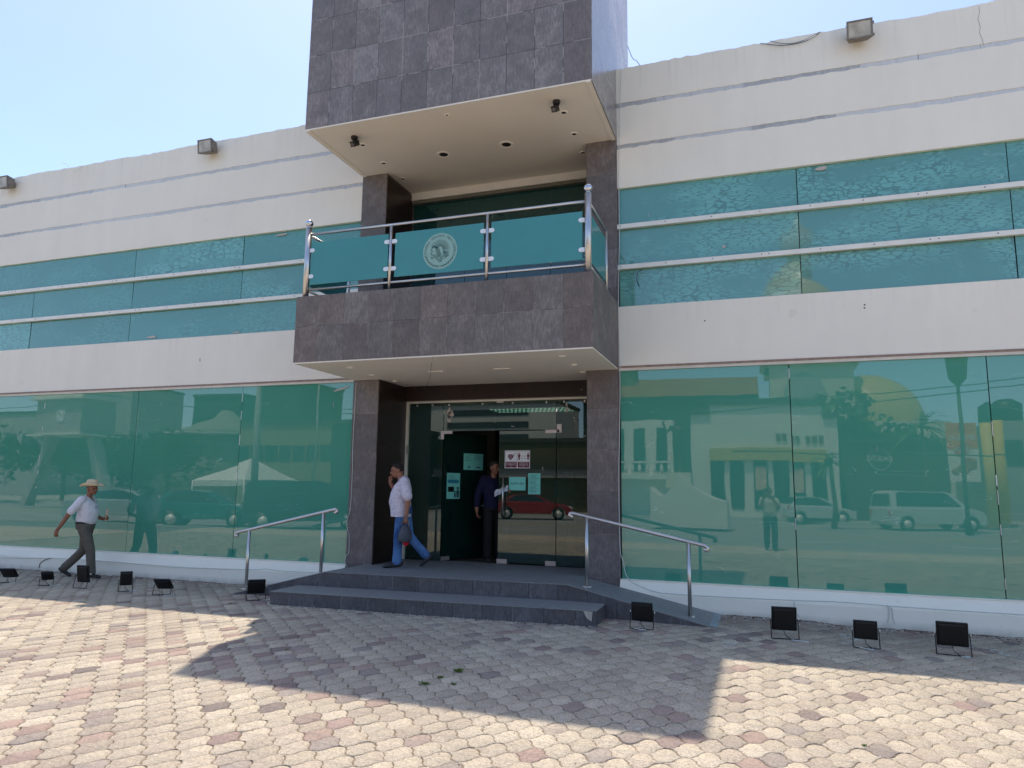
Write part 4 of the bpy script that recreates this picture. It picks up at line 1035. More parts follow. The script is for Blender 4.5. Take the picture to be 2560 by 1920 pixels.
def f_lp(T, q, fr):
    lines(T, q, z1-.05, z1-.16, s0+.03, s1-.03, 3, .014)
    m = MB(); q(m, s0+.03, s0+(s1-s0)*.55, z0+.12, z0+.21, .0008); m.build('dark_block', BLACK, T)
    m = MB(); w = s1-s0
    for c, h in ((.63, .12), (.84, .19)):
        x = s0+w*c; m.prism([fr(x+a*h, z0+.02+b*h, .001) for a, b in ((-.12, 0), (.12, 0), (.2, .55), (.08, .68), (.1, .85), (.22, .88), (0, 1), (-.22, .88), (-.1, .85), (-.08, .68), (-.2, .55))], fr(0, 0, .0015)-fr(0, 0, .001))
    m.build('figures', PRINT, T)
    m = MB(); q(m, s0+.02, s1-.03, z0+.27, z0+.33, .0008); m.build('blue_band', simple('blue_print', lin(40, 130, 150), .6), T)
sheet_('poster', 'tall aqua poster with figures on the open left door leaf', s0, s1, z0, z1, 1, AQUA, f_lp, leaf_fr)
s2, z3 = on_leaf(1159, 1133); s3, z2 = on_leaf(1206.5, 1176)
def f_ln(T, q, fr):
    w = s3-s2; lines(T, q, z3-.03, z3-.14, s2+.02, s2+w*.47, 5, .014); lines(T, q, z3-.03, z3-.12, s2+w*.53, s3-.02, 6, .014)
    m = MB(); q(m, s2+w*.2, s2+w*.35, z2+.04, z2+.06, .0008); q(m, s2+w*.65, s2+w*.85, z2+.04, z2+.06, .0008); m.build('stamps', PRINT, T)
sheet_('notice', 'wide aqua two page notice high on the open left door leaf', s2, s3, z2, z3, 1, AQUA, f_ln, leaf_fr)
# ------------------------------------------------------------------ inside
def tubes(x0, x1, y, z, rows, label):
    T = thing('ceiling_light', ((x0+x1)/2, y, z), label, 'ceiling light', 'fluorescent fittings inside')
    m = MB(); m.box(x0-.05, x1+.05, y-.02, y+.25*rows, z+.02, z+.07); m.build('tray', DARKROOM, T)
    for r_ in range(rows):
        m = MB(); x = x0
        while x < x1: m.box(x, min(x+.05, x1), y+.05+.25*r_, y+.068+.25*r_, z-.005, z+.01); x += .085
        m.build('tube', TUBE, T)
tubes(-5.0, -3.45, 2.6, 3.16, 3, 'row of lit louvred tubes on the lobby ceiling seen over the doors')
tubes(-4.75, -3.05, 3.9, 6.66, 3, 'row of lit louvred tubes on the upper room ceiling behind the balcony')
T = thing('potted_plant', (-6.4, 3.2, .395), 'dark leafy potted plant in the lobby behind the open door leaf', 'plant')
m = MB(); m.tube([(-6.4, 3.2, .4), (-6.4, 3.2, .72)], [.16, .22], 18); m.build('pot', simple('clay_pot', lin(120, 84, 66), .8), T)
m = MB(); kk = random.Random(9)
for i in range(46):
    a = kk.uniform(0, 6.28); L = kk.uniform(.35, .7); e = kk.uniform(.3, 1.3); p = Vector((-6.4, 3.2, .72)); d = Vector((math.cos(a)*math.cos(e), math.sin(a)*math.cos(e), math.sin(e)))
    s = d.cross(Vector((0, 0, 1))).normalized()*.035; k1 = p+d*L*.55; k2 = p+d*L+Vector((0, 0, -.16*L)); m.add([p-s*.3, p+s*.3, k1+s, k2, k1-s], [(0, 1, 2, 3, 4)])
m.build('leaves', simple('dark_plant_leaf', lin(48, 92, 44), .5), T)
T = thing('reception_desk', (-4.2, 5.0, .395), 'long dark reception desk across the lobby', 'desk')
m = MB(); m.box(-5.3, -3.5, 4.7, 4.8, .395, 1.35); m.build('front_panel', DARKMETAL, T); m = MB(); m.box(-5.36, -3.44, 4.62, 5.3, 1.35, 1.4); m.build('counter_top', DARKROOM, T)
# ------------------------------------------------------------------ people
def m_skin(name, col):
    t = NT(name); p = t.obj(); c = t.mix(t.noise(p, 14, 3), lin(*col), lin(*(int(x*.86) for x in col)))
    return t.end(t.bsdf(c, .5, 0, t.bump(t.noise(p, 160, 2), .15, .002), .4))
def m_cloth(name, col, col2=None, weave=0, fold=.5, rough=.85, fs=9.):
    t = NT(name); p = t.obj(); c2 = lin(*(col2 or tuple(int(x*.88) for x in col)))
    if weave:
        n1 = t.noise(t.scale(p, 1, 1, 1.6), weave, 2, .6); f = t.ramp(n1, [(.47, (0, 0, 0)), (.55, (1, 1, 1))])
    else: f = t.noise(p, 7, 4)
    c = t.mix(f, lin(*col), c2)
    w = t.noise(t.scale(p, 1, 1, 1.8, rot=(.3, .4, 0)), fs, 2, .4, .6)
    return t.end(t.bsdf(c, rough, 0, t.bump(w, fold, .03), .2))
def m_jeans():
    t = NT('washed_denim'); p = t.obj(); z = t.noise(t.scale(p, 1, 1, .6), 5, 3)
    c = t.ramp(z, [(.35, lin(46, 78, 128)), (.6, lin(86, 124, 172))])
    return t.end(t.bsdf(c, .85, 0, t.bump(t.noise(t.scale(p, 1, 1, 1.9), 11, 2, .4, .8), .6, .03), .2))
SKIN1 = m_skin('tanned_skin', (150, 100, 76)); SKIN2 = m_skin('brown_skin', (160, 108, 84))
HAIR = simple('short_dark_hair', lin(44, 40, 38), .8, 0, .2, .3, 40, .5); GREYH = simple('grey_hair', lin(120, 114, 108), .8, 0, .2, .2, 40, .5)
SHOE = simple('dark_shoe_leather', lin(46, 42, 44), .5, 0, .4, .2, 12)

class Fig:
    """a person laid out in its own frame: f forward, s to its left, z up; joints are given in metres"""
    def __init__(s, name, x, y, z, head, label, h=1.7):
        s.T = thing(name, (x, y, z), label, 'person', None, head); s.k = h/1.7
        s.parts = {}
    def P(s, f, sd, z): return Vector((f, sd, z))*s.k
    def limb(s, m, pts, rad, seg=12):
        P = [s.P(*p) for p in pts]; r = [tuple(x*s.k for x in q) if isinstance(q, tuple) else q*s.k for q in rad]
        for p, q in zip(P, r):
            pass
        m.tube(P, r, seg)
        for p, q in ((P[0], r[0]), (P[-1], r[-1])):
            if (min(q) if isinstance(q, tuple) else q) > .125: continue
            m.ball(p, q if not isinstance(q, tuple) else min(q), 10, 7)
    def out(s, m, name, mat, vox=.009, sm=3, parent=None): return m.build(name, mat, parent or s.T, local=True, remesh=vox*s.k, smoothmod=sm)

def head(F, m, hc, yaw, pitch, skin_extra=None):
    """skull, jaw, nose, ears on a neck; hc is the head centre"""
    Rm = Euler((0, -pitch, yaw)).to_matrix()
    def q(f, sd, z): v = Rm @ Vector((f, sd, z)); return (hc[0]+v.x, hc[1]+v.y, hc[2]+v.z)
    def ball(c, r):
        b = MB(); b.ball((0, 0, 0), r, 14, 10); k = F.k
        m.add([((Rm @ Vector(v))+Vector(q(*c)))*k for v in b.v], b.f)
    ball((-.012, 0, .025), (.098, .078, .096)); ball((.03, 0, -.045), (.066, .056, .066)); ball((.052, 0, -.085), (.033, .035, .026))
    ball((.062, 0, .03), (.034, .055, .03)); ball((.068, .036, -.028), (.022, .024, .026)); ball((.068, -.036, -.028), (.022, .024, .026))
    b = MB(); b.tube([(.085, 0, .018), (.098, 0, -.006), (.112, 0, -.026), (.1, 0, -.036)], [.011, .013, .0165, .013], 10); b.ball((.108, 0, -.026), .016, 10, 7)
    b.ball((.095, .012, -.031), .011, 8, 6); b.ball((.095, -.012, -.031), .011, 8, 6)
    for sg in (-1, 1): b.ball((-.008, sg*.08, -.012), (.022, .012, .034), 10, 7)
    m.add([((Rm @ Vector(v))+Vector(hc))*F.k for v in b.v], b.f)
    def det(name, mat, fn):
        b = MB(); fn(b); b.v = [tuple(((Rm @ Vector(v))+Vector(hc))*F.k) for v in b.v]; return b.build(name, mat, F.T, local=True)
    return q, det
def face(det, must=None, brow=HAIR):
    det('eyes', BLACK, lambda b: [b.ball((.0905, s*.032, .0), (.007, .012, .006), 8, 6) for s in (-1, 1)])
    det('eyebrows', brow, lambda b: [b.tube([(.094, s*.014, .022), (.093, s*.032, .027), (.082, s*.05, .021)], [.004, .005, .003], 6) for s in (-1, 1)])
    det('mouth', simple('lips', lin(120, 66, 58), .6), lambda b: b.tube([(.086, -.024, -.062), (.099, 0, -.059), (.086, .024, -.062)], [.003, .0055, .003], 6))
    if must: det('moustache', must, lambda b: b.tube([(.084, -.034, -.053), (.102, -.012, -.046), (.102, .012, -.046), (.084, .034, -.053)], [.004, .008, .008, .004], 8))
def hand(F, m, w, d, palm_n, curl=.5, size=1.):
    """palm and five bent fingers from wrist w along d, palm facing palm_n"""
    w = Vector(w); d = Vector(d).normalized(); n = Vector(palm_n); n = (n-d*n.dot(d)).normalized(); s = d.cross(n)
    def fr(a, b, c): v = w+(d*a+s*b+n*c)*size; return (v.x, v.y, v.z)
    F.limb(m, [fr(0, 0, 0), fr(.045, 0, .004), fr(.088, 0, .006)], [(.024, .017), (.036, .014), (.037, .012)], 10)
    for i, (b, L) in enumerate(((-.028, .066), (-.0095, .076), (.0095, .071), (.027, .055))):
        c1 = curl*(.9+.08*i); a0 = .09; p = [fr(a0-.01, b, .006)]; a, z_, ang = a0-.01, .006, 0.
        for seg_ in (.42, .33, .25):
            ang += c1*.62; a += L*seg_*math.cos(ang)*1.12; z_ += L*seg_*math.sin(ang)*1.12; p.append(fr(a, b, z_))
        F.limb(m, p, [.0095, .009, .0085, .0075], 8)
    F.limb(m, [fr(.022, -.026, .01), fr(.045, -.044, .022), fr(.066, -.046, .034), fr(.084, -.04, .042)], [.013, .0115, .0105, .009], 8)
def shoe(F, m, ankle, toe, up=0.):
    a = Vector(ankle); t = Vector(toe); d = (t-a); d.z = d.z; L = d.length; dn = d.normalized()
    F.limb(m, [tuple(a-dn*.05+Vector((0, 0, .0))), tuple(a+dn*.02), tuple(a+dn*(L*.55)), tuple(a+dn*(L*.9)), tuple(t)], [(.034, .036), (.038, .04), (.043, .03), (.04, .024), (.026, .018)], 12)
def hair_cap(det, mat, low=-.02, back=-.06):
    def fn(b):
        b.ball((-.014, 0, .03), (.0985, .0785, .0955), 20, 14)
        keep = []
        for f in b.f:
            c = sum((Vector(b.v[i]) for i in f), Vector())/len(f)
            line = (.07 if c.x > .045 else .048)-max(0, -c.x+.035)*1.15
            if c.z > max(line, back): keep.append(f)
        b.f = keep; b.mi = [0]*len(keep); b.sm = [True]*len(keep)
    o = det('hair', mat, fn); md = o.modifiers.new('t', 'SOLIDIFY'); md.thickness = .004; md.offset = -.2
    return o

# man in the straw hat walking right along the paving
pm = PZ(203, 1441); pm.z = gz(pm.x, pm.y)
F = Fig('person', pm.x, pm.y, pm.z, R(20), 'walking man in a straw hat, white shirt and grey trousers on the left', 1.68)
skin = MB(); hc = (.045, 0, 1.575)
q, det = head(F, skin, hc, R(-22), R(4))
F.limb(skin, [(-.01, 0, 1.38), (.0, 0, 1.44), (.012, 0, 1.5)], [(.062, .062), (.054, .054), (.052, .055)])
F.limb(skin, [(-.04, 0, 1.36), (.03, 0, 1.28)], [(.07, .11), (.08, .1)])
ra = [(-.03, -.18, 1.345), (-.17, -.275, 1.13), (-.29, -.31, .90), (-.315, -.315, .865)]
F.limb(skin, ra, [.046, .043, .031, .03]); hand(F, skin, ra[-1], (-.22, -.03, -1), (0, 1, .1), .75, 1.05)
la = [(-.02, .185, 1.345), (-.06, .29, 1.09), (.17, .20, 1.03), (.205, .19, 1.03)]
F.limb(skin, la, [.046, .044, .033, .031]); hand(F, skin, la[-1], (.9, -.25, .05), (0, -1, .2), 1.0, 1.05)
F.limb(skin, [(-.02, 0, .98), (-.01, 0, 1.3)], [(.11, .14), (.12, .15)])
F.limb(skin, [(.01, -.085, .9), (.165, -.1, .47), (.22, -.1, .12)], [.07, .05, .04]); F.limb(skin, [(-.02, .085, .9), (-.06, .1, .48), (-.37, .1, .18)], [.07, .05, .04])
F.out(skin, 'body', SKIN1, .0075, 2); face(det, GREYH, GREYH); hair_cap(det, GREYH)
sh = MB()
F.limb(sh, [(-.02, 0, .965), (.0, 0, 1.03), (.02, 0, 1.15), (.0, 0, 1.28), (-.03, 0, 1.37), (-.03, 0, 1.40)], [(.152, .178), (.172, .186), (.172, .188), (.142, .198), (.092, .165), (.07, .10)], 20)
for (a, b, c) in (((-.03, -.165, 1.375), (-.075, -.235, 1.27), (-.135, -.268, 1.175)), ((-.03, .165, 1.375), (-.035, .245, 1.27), (-.05, .288, 1.165))):
    F.limb(sh, [a, b, c], [.074, .07, .069])
F.limb(sh, [(-.03, -.15, 1.385), (-.03, .15, 1.385)], [.058, .058])
shirt1 = F.out(sh, 'shirt', m_cloth('white_shirt_cotton', (226, 222, 224), (206, 202, 208), 0, .9, .85, 8), .009, 4)
m = MB()
for s_ in (-1, 1): m.prism([F.P(.062, s_*.012, 1.375), F.P(.01, s_*.075, 1.425), F.P(-.03, s_*.09, 1.41), F.P(.045, s_*.085, 1.36), F.P(.085, s_*.04, 1.335)], F.P(.008, 0, .006))
m.build('collar', m_cloth('white_collar', (232, 228, 230)), F.T, local=True)
tr = MB()
F.limb(tr, [(-.02, 0, .985), (-.01, 0, .92), (-.01, 0, .85)], [(.148, .172), (.155, .182), (.14, .172)], 18)
F.limb(tr, [(.01, -.085, .86), (.1, -.095, .68), (.175, -.1, .47), (.2, -.1, .3), (.225, -.1, .1)], [(.108, .098), (.1, .09), (.082, .078), (.076, .072), (.078, .074)])
F.limb(tr, [(-.02, .085, .86), (-.04, .095, .68), (-.06, .1, .48), (-.21, .1, .32), (-.37, .1, .165)], [(.108, .098), (.1, .09), (.082, .078), (.076, .07), (.076, .072)])
F.out(tr, 'trousers', m_cloth('grey_trouser_cloth', (108, 102, 92), (92, 86, 78), 0, 1., .9, 7), .0095, 4)
m = MB()
for i in range(28):
    a0, a1 = 2*math.pi*i/28, 2*math.pi*(i+1)/28
    def ring(a, r, z_): return F.P(-.018+(.153+r)*math.cos(a), (.178+r)*math.sin(a), z_)
    m.add([ring(a0, .006, .955), ring(a1, .006, .955), ring(a1, .006, .99), ring(a0, .006, .99), ring(a0, -.02, .99), ring(a1, -.02, .99)], [(0, 1, 2, 3), (3, 2, 5, 4)])
m.build('belt', BLACK, F.T, local=True)
s = MB(); shoe(F, s, (.205, -.1, .055), (.40, -.11, .03)); F.out(s, 'shoe', SHOE, .008, 2)
s = MB(); shoe(F, s, (-.40, .1, .115), (-.25, .1, .02)); F.out(s, 'shoe', SHOE, .008, 2)
# straw hat: brim curled at the sides
hat = MB(); n = 40; prof = [(.185, -.0), (.15, -.012), (.112, -.008), (.098, .004), (.094, .05), (.086, .092), (.066, .106), (.03, .1), (0., .096)]
hcx, hcz = hc[0]-.005, hc[2]+.062
for j, (r0, z0) in enumerate(prof):
    for i in range(n):
        a = 2*math.pi*i/n; rr = r0*(1.0 if r0 > .1 else 1.); curl_ = (.05*abs(math.sin(a))**2.2 if j == 0 else .012*abs(math.sin(a))**2 if j == 1 else 0)-(.022*abs(math.cos(a)) if j == 0 else 0)
        ax = 1.12 if r0 > .12 else 1.05
        hat.v.append(tuple(F.P(hcx+rr*ax*math.cos(a), rr*.93*math.sin(a), hcz+z0+curl_-(.012 if j > 5 and abs(math.sin(a)) < .4 else 0))))
for j in range(len(prof)-1):
    for i in range(n): hat.f.append((j*n+i, j*n+(i+1) % n, (j+1)*n+(i+1) % n, (j+1)*n+i)); hat.mi.append(0); hat.sm.append(True)
def m_straw():
    t = NT('woven_straw'); p = t.obj(); c = t.mix(t.ramp(t.noise(t.scale(p, 1, 1, 2.5), 60, 3), [(.4, (0, 0, 0)), (.6, (1, 1, 1))]), lin(228, 210, 178), lin(200, 176, 140))
    return t.end(t.bsdf(c, .8, 0, t.bump(t.noise(p, 120, 2), .6, .004), .2))
o = hat.build('straw_hat', m_straw(), F.T, local=True); md = o.modifiers.new('t', 'SOLIDIFY'); md.thickness = .006
m = MB()                                          # glasses hooked in the placket
for z0 in (1.245, 1.2):
    for i in range(12):
        a0, a1 = i/12*6.283, (i+1)/12*6.283
        m.tube([F.P(.162+.002*math.sin(a0), -.02+.017*math.cos(a0), z0+.02*math.sin(a0)), F.P(.162, -.02+.017*math.cos(a1), z0+.02*math.sin(a1))], .003, 5, False)
m.build('glasses', BLACK, F.T, local=True)
nb = thing('notebook', F.T.matrix_world.translation+Vector((0, 0, 1)), 'small folded papers held by the straw hat man', 'papers')
Mx = Matrix.Translation(pm) @ Euler((0, 0, R(20))).to_matrix().to_4x4(); nb.location = Mx @ F.P(.27, .17, 1.05)
m = MB(); m.prism([Mx @ F.P(*p) for p in ((.24, .155, 1.0), (.285, .15, .985), (.30, .13, 1.2), (.255, .135, 1.215))], (Mx.to_3x3() @ Vector((0, .022, 0)))); m.build('pages', simple('buff_paper', lin(204, 186, 160), .8), nb)

# man in the patterned shirt stepping off the landing to the left, hand at his mouth
pm = PZ(1004, 1418, ZP)
F = Fig('person', pm.x, pm.y-.02, ZP, R(202), 'man in a white patterned shirt and jeans with his hand at his mouth', 1.655)
skin = MB(); hc = (.115, .0, 1.545)
q, det = head(F, skin, hc, R(10), R(-14))
F.limb(skin, [(.02, 0, 1.36), (.055, 0, 1.43), (.085, 0, 1.49)], [(.066, .066), (.058, .057), (.056, .058)])
F.limb(skin, [(-.02, 0, 1.34), (.0, 0, 1.2), (0, 0, 1.0)], [(.08, .11), (.11, .14), (.1, .13)])
la = [(-.04, .18, 1.32), (-.10, .25, 1.08), (-.085, .26, .86), (-.08, .262, .82)]
F.limb(skin, la, [.048, .047, .034, .031]); hand(F, skin, la[-1], (.0, .02, -1), (.0, -1, 0), 1.15, 1.1)
ra = [(.0, -.17, 1.325), (.105, -.21, 1.1), (.215, -.07, 1.32), (.225, -.05, 1.35)]
F.limb(skin, ra, [.047, .045, .034, .03]); hand(F, skin, ra[-1], (.03, .28, 1.), (-1, .3, .1), .95, 1.02)
F.limb(skin, [(.0, .085, .9), (.05, .1, .48), (.06, .1, .11)], [.06, .045, .04]); F.limb(skin, [(-.03, -.085, .9), (-.11, -.1, .49), (-.385, -.1, .2)], [.06, .045, .04])
F.out(skin, 'body', SKIN2, .0075, 2); face(det); hair_cap(det, HAIR, back=-.035)
sh = MB()
F.limb(sh, [(.03, 0, .80), (.03, 0, .86), (.035, 0, .93), (.055, 0, 1.04), (.045, 0, 1.15), (.01, 0, 1.27), (-.005, 0, 1.36), (.0, 0, 1.385)], [(.165, .188), (.168, .19), (.17, .19), (.178, .192), (.168, .196), (.148, .198), (.1, .165), (.08, .1)], 20)
for (a, b, c) in (((-.02, .165, 1.365), (-.05, .225, 1.25), (-.085, .255, 1.13)), ((-.01, -.16, 1.365), (.03, -.215, 1.25), (.065, -.225, 1.175))):
    F.limb(sh, [a, b, c], [.078, .082, .084])
F.limb(sh, [(-.015, -.14, 1.375), (-.015, .14, 1.375)], [.06, .06])
F.out(sh, 'shirt', m_cloth('speckled_shirt_cotton', (226, 221, 229), (186, 174, 190), 88, .9, .85, 8), .009, 4)
m = MB()
for s_ in (-1, 1): m.prism([F.P(.1, s_*.015, 1.345), F.P(.06, s_*.068, 1.42), F.P(-.05, s_*.075, 1.425), F.P(-.075, s_*.03, 1.42), F.P(-.07, s_*.06, 1.385), F.P(.06, s_*.088, 1.345)], F.P(.006, 0, .006))
m.build('collar', m_cloth('pale_collar', (196, 188, 202)), F.T, local=True)
tr = MB()
F.limb(tr, [(.0, 0, .96), (-.005, 0, .9), (-.01, 0, .84)], [(.14, .168), (.145, .175), (.14, .168)], 18)
F.limb(tr, [(.0, .085, .86), (.025, .095, .68), (.05, .1, .48), (.055, .1, .3), (.06, .1, .105)], [(.104, .096), (.095, .088), (.078, .075), (.07, .068), (.078, .074)])
F.limb(tr, [(-.03, -.085, .86), (-.06, -.095, .68), (-.11, -.1, .49), (-.25, -.1, .33), (-.385, -.1, .185)], [(.104, .096), (.095, .088), (.078, .075), (.07, .068), (.074, .07)])
F.out(tr, 'jeans', m_jeans(), .0095, 4)
s = MB(); shoe(F, s, (.04, .1, .055), (.265, .115, .02)); F.out(s, 'shoe', SHOE, .008, 2)
s = MB(); shoe(F, s, (-.425, -.1, .135), (-.30, -.1, .02)); F.out(s, 'shoe', SHOE, .008, 2)
# his grey bag
Mx = Matrix.Translation(F.T.location) @ Euler((0, 0, R(202))).to_matrix().to_4x4()
bc = Mx @ F.P(-.075, .272, .415)
B = thing('bag', bc, 'soft grey handbag carried low by the man in jeans', 'bag')
b = MB(); b.tube([bc+Vector((0, 0, z)) for z in (0, .015, .06, .13, .2, .245, .26)], [(.055, .10), (.085, .145), (.095, .16), (.09, .15), (.07, .115), (.045, .075), (.02, .05)], 20)
b.v = [(x_+(.0), y_, z_) for x_, y_, z_ in b.v]
b.build('pouch', m_cloth('grey_bag_cloth', (92, 96, 104), (74, 78, 86), 0, 1., .7, 10), B, subsurf=1)
m = MB()
for s_ in (-1, 1):
    m.tube([bc+Vector((s_*.075, -.02*s_, .235)), bc+Vector((s_*.055, 0, .3)), bc+Vector((s_*.035, 0, .36)), bc+Vector((s_*.012, 0, .395))], [(.010, .014)]*4, 8)
m.build('handle', m_cloth('grey_bag_strap', (110, 114, 122)), B)
m = MB(); m.ball(bc+Vector((.0, .03, -.01)), (.05, .04, .05), 14, 10); m.build('red_pouch', m_cloth('red_cloth', (198, 34, 52)), B)

# man in the dark shirt standing in the doorway
pd = PZ(1213, 1405, .40)
F = Fig('person', -4.36, 1.22, .40, R(-48), 'man in a navy shirt and black trousers standing in the open doorway', 1.70)
skin = MB(); hc = (.04, 0, 1.585)
q, det = head(F, skin, hc, R(22), R(-6))
F.limb(skin, [(-.01, 0, 1.39), (.01, 0, 1.46), (.02, 0, 1.53)], [(.062, .062), (.054, .054), (.052, .055)])
F.limb(skin, [(-.03, 0, 1.38), (0, 0, 1.0)], [(.08, .11), (.1, .13)])
ra = [(-.02, -.185, 1.36), (-.05, -.27, 1.13), (.02, -.31, .90), (.025, -.31, .865)]
F.limb(skin, ra, [.046, .045, .033, .03]); hand(F, skin, ra[-1], (.08, 0, -1), (0, 1, .1), .8, 1.05)
la = [(-.02, .185, 1.36), (.0, .26, 1.12), (.26, .2, 1.17), (.3, .19, 1.175)]
F.limb(skin, la, [.046, .045, .034, .03]); hand(F, skin, la[-1], (1, -.1, .05), (0, -1, .1), .8, 1.05)
F.limb(skin, [(0, -.09, .9), (.03, -.1, .5), (.02, -.1, .1)], [.07, .05, .04]); F.limb(skin, [(0, .09, .9), (-.02, .1, .5), (-.06, .1, .1)], [.07, .05, .04])
F.out(skin, 'body', SKIN1, .0085, 2); face(det); hair_cap(det, HAIR)
sh = MB(); F.limb(sh, [(0, 0, .9), (.0, 0, .97), (.015, 0, 1.12), (.0, 0, 1.28), (-.02, 0, 1.38), (-.02, 0, 1.41)], [(.14, .17), (.148, .178), (.145, .182), (.135, .195), (.09, .165), (.07, .095)], 20)
F.limb(sh, [(-.02, -.165, 1.385), (-.05, -.265, 1.13), (.01, -.305, .95)], [.074, .066, .052]); F.limb(sh, [(-.02, .165, 1.385), (.0, .255, 1.12), (.2, .215, 1.16)], [.074, .066, .052])
F.limb(sh, [(-.02, -.15, 1.39), (-.02, .15, 1.39)], [.055, .055])
F.out(sh, 'shirt', m_cloth('navy_shirt_cotton', (30, 30, 58), (22, 22, 44), 0, .7), .0095, 3)
tr = MB(); F.limb(tr, [(0, 0, .97), (0, 0, .86)], [(.138, .165), (.14, .17)], 18)
F.limb(tr, [(.0, -.085, .87), (.03, -.1, .5), (.02, -.1, .1)], [.1, .078, .075]); F.limb(tr, [(.0, .085, .87), (-.02, .1, .5), (-.06, .1, .1)], [.1, .078, .075])
F.out(tr, 'trousers', m_cloth('black_trouser_cloth', (34, 32, 34)), .01, 3)
s = MB(); shoe(F, s, (.01, -.1, .05), (.2, -.12, .02)); F.out(s, 'shoe', SHOE, .009, 1)
s = MB(); shoe(F, s, (-.06, .1, .05), (.12, .13, .02)); F.out(s, 'shoe', SHOE, .009, 1)
Mx = Matrix.Translation(F.T.location) @ Euler((0, 0, R(-48))).to_matrix().to_4x4()
wp = thing('crumpled_wrapper', Mx @ F.P(.38, .14, 1.17), 'crumpled clear plastic sleeve in the hand of the man in the doorway', 'wrapper')
m = MB(); kk = random.Random(4); c = Mx @ F.P(.36, .1, 1.16); pts = []
for i in range(9):
    for j in range(4): pts.append(c+Vector((-.2+i*.03, kk.uniform(-.02, .02)-.05, -.06+i*.013+j*.03+kk.uniform(-.01, .01))))
m.add(pts, [(i*4+j, (i+1)*4+j, (i+1)*4+j+1, i*4+j+1) for i in range(8) for j in range(3)])
m.build('sleeve', simple('clear_plastic', lin(190, 196, 206), .15, 0, .8, .3, 30), wp)

# somebody in light blue inside, seen faintly through the closed door
F = Fig('person', -3.45, 2.7, .40, R(60), 'figure in light blue standing inside behind the closed right door', 1.66)
skin = MB(); hc = (.04, 0, 1.56); q, det = head(F, skin, hc, 0, -.2)
F.limb(skin, [(0, 0, 1.0), (-.01, 0, 1.39), (.01, 0, 1.5)], [(.1, .12), (.062, .062), (.052, .055)])
la = [(-.02, .205, 1.37), (.0, .26, 1.12), (.2, .2, 1.17)]; ra = [(-.02, -.205, 1.37), (.0, -.26, 1.12), (.2, -.2, 1.17)]
for l_ in (la, ra): F.limb(skin, l_, [.054, .045, .034]); hand(F, skin, l_[-1], (1, 0, .05), (0, 0, -1), .6)
F.out(skin, 'body', SKIN2, .011, 2); hair_cap(det, HAIR)
sh = MB(); F.limb(sh, [(0, 0, .6), (0, 0, .9), (.0, 0, 1.12), (.0, 0, 1.28), (-.02, 0, 1.38)], [(.15, .18), (.148, .178), (.145, .182), (.135, .195), (.09, .165)], 18)
for l_ in (la, ra): F.limb(sh, l_[:2]+[(.12, l_[2][1], 1.15)], [.074, .066, .055])
F.out(sh, 'gown', m_cloth('light_blue_gown', (110, 170, 200)), .012, 3)
tr = MB(); F.limb(tr, [(.0, -.085, .87), (.0, -.1, .5), (.0, -.1, .05)], [.1, .078, .075]); F.limb(tr, [(.0, .085, .87), (.0, .1, .5), (.0, .1, .05)], [.1, .078, .075])
F.out(tr, 'trousers', m_cloth('blue_trousers', (80, 120, 150)), .012, 3)
# ------------------------------------------------------------------ the street behind the camera, which the facade glass mirrors
def zk(x, y): return 1960+x*.27125, 880+y*.27125
def zm(x, y): return 1550+x*.2049, 900+y*.2049
def zl(x, y): return 80+x*.18083, 970+y*.18083
def zn(x, y): return 330+x*.2592, 950+y*.2592
def zc(x, y): return 1500+x*.4792, 850+y*.4792
def bl(f, x0, y0, x1, y1, Y):
    """x range and z range of a mirrored rectangle at facade distance Y"""
    a = RY(*f(x0, y0), Y); b = RY(*f(x1, y1), Y); return min(a.x, b.x), max(a.x, b.x), min(a.z, b.z), max(a.z, b.z)
CREAMW = simple('cream_street_wall', lin(226, 220, 206), .8, 0, .2, .06, .6); OCHRE = simple('ochre_fascia', lin(196, 170, 84), .8, 0, .2, .08, .8)
TERRA = simple('terracotta_wall', lin(196, 132, 96), .85, 0, .2, .08, .5); GREYW = simple('grey_concrete_wall', lin(168, 160, 156), .85, 0, .2, .08, .6)
DGREEN = simple('dark_green_wall', lin(54, 72, 66), .8, 0, .2, .1, .6); WIN = simple('dark_street_window', lin(36, 44, 48), .15, 0, .6, .1)
GOLD = simple('gold_tiled_dome', lin(196, 170, 104), .35, 0, .5, .1, 2); CAPD = simple('dark_roof_cap', lin(70, 66, 62), .8)
STONEP = simple('pale_dressed_stone', lin(214, 204, 184), .85, 0, .2, .08, .8); RED_ = simple('poster_red', lin(196, 60, 44), .6); ORANGE = simple('banner_orange', lin(222, 120, 52), .6)
BRONZE = simple('dark_bronze', lin(66, 60, 50), .5, .5, .4, .2, 8)

# shop block with stepped parapet
Y = 35
T = thing('shop_building', RY(*zk(200, 1450), Y), 'cream single storey shop with stepped parapet across the street, mirrored in the right glass', 'building')
T.location.z = 0
x0, _, _, zt1 = bl(zm, 820, 690, 900, 1659, Y); _, x1, _, zt2 = bl(zk, 500, 600, 548, 1450, Y); xa, _, _, ztc = bl(zm, 1050, 575, 1100, 1000, Y); xb = RY(*zk(365, 510), Y).x
yb = -Y
def wallbox(T, name, x0, x1, z0, z1, mat, d=0., t=.3, back=None): m = MB(); m.box(x0, x1, yb-(back or t)+d, yb+d, z0, z1); return m.build(name, mat, T)
wallbox(T, 'wall', x0, xa, 0, zt1, CREAMW, back=8); wallbox(T, 'wall', xa, xb, 0, ztc, CREAMW, back=8); wallbox(T, 'wall', xb, x1, 0, zt2, CREAMW, back=8)
for a, b, z in ((x0-.1, xa, zt1), (xa-.1, xb+.1, ztc), (xb, x1+.1, zt2)): wallbox(T, 'parapet_cap', a, b, z, z+.35, CAPD, .2, .6)
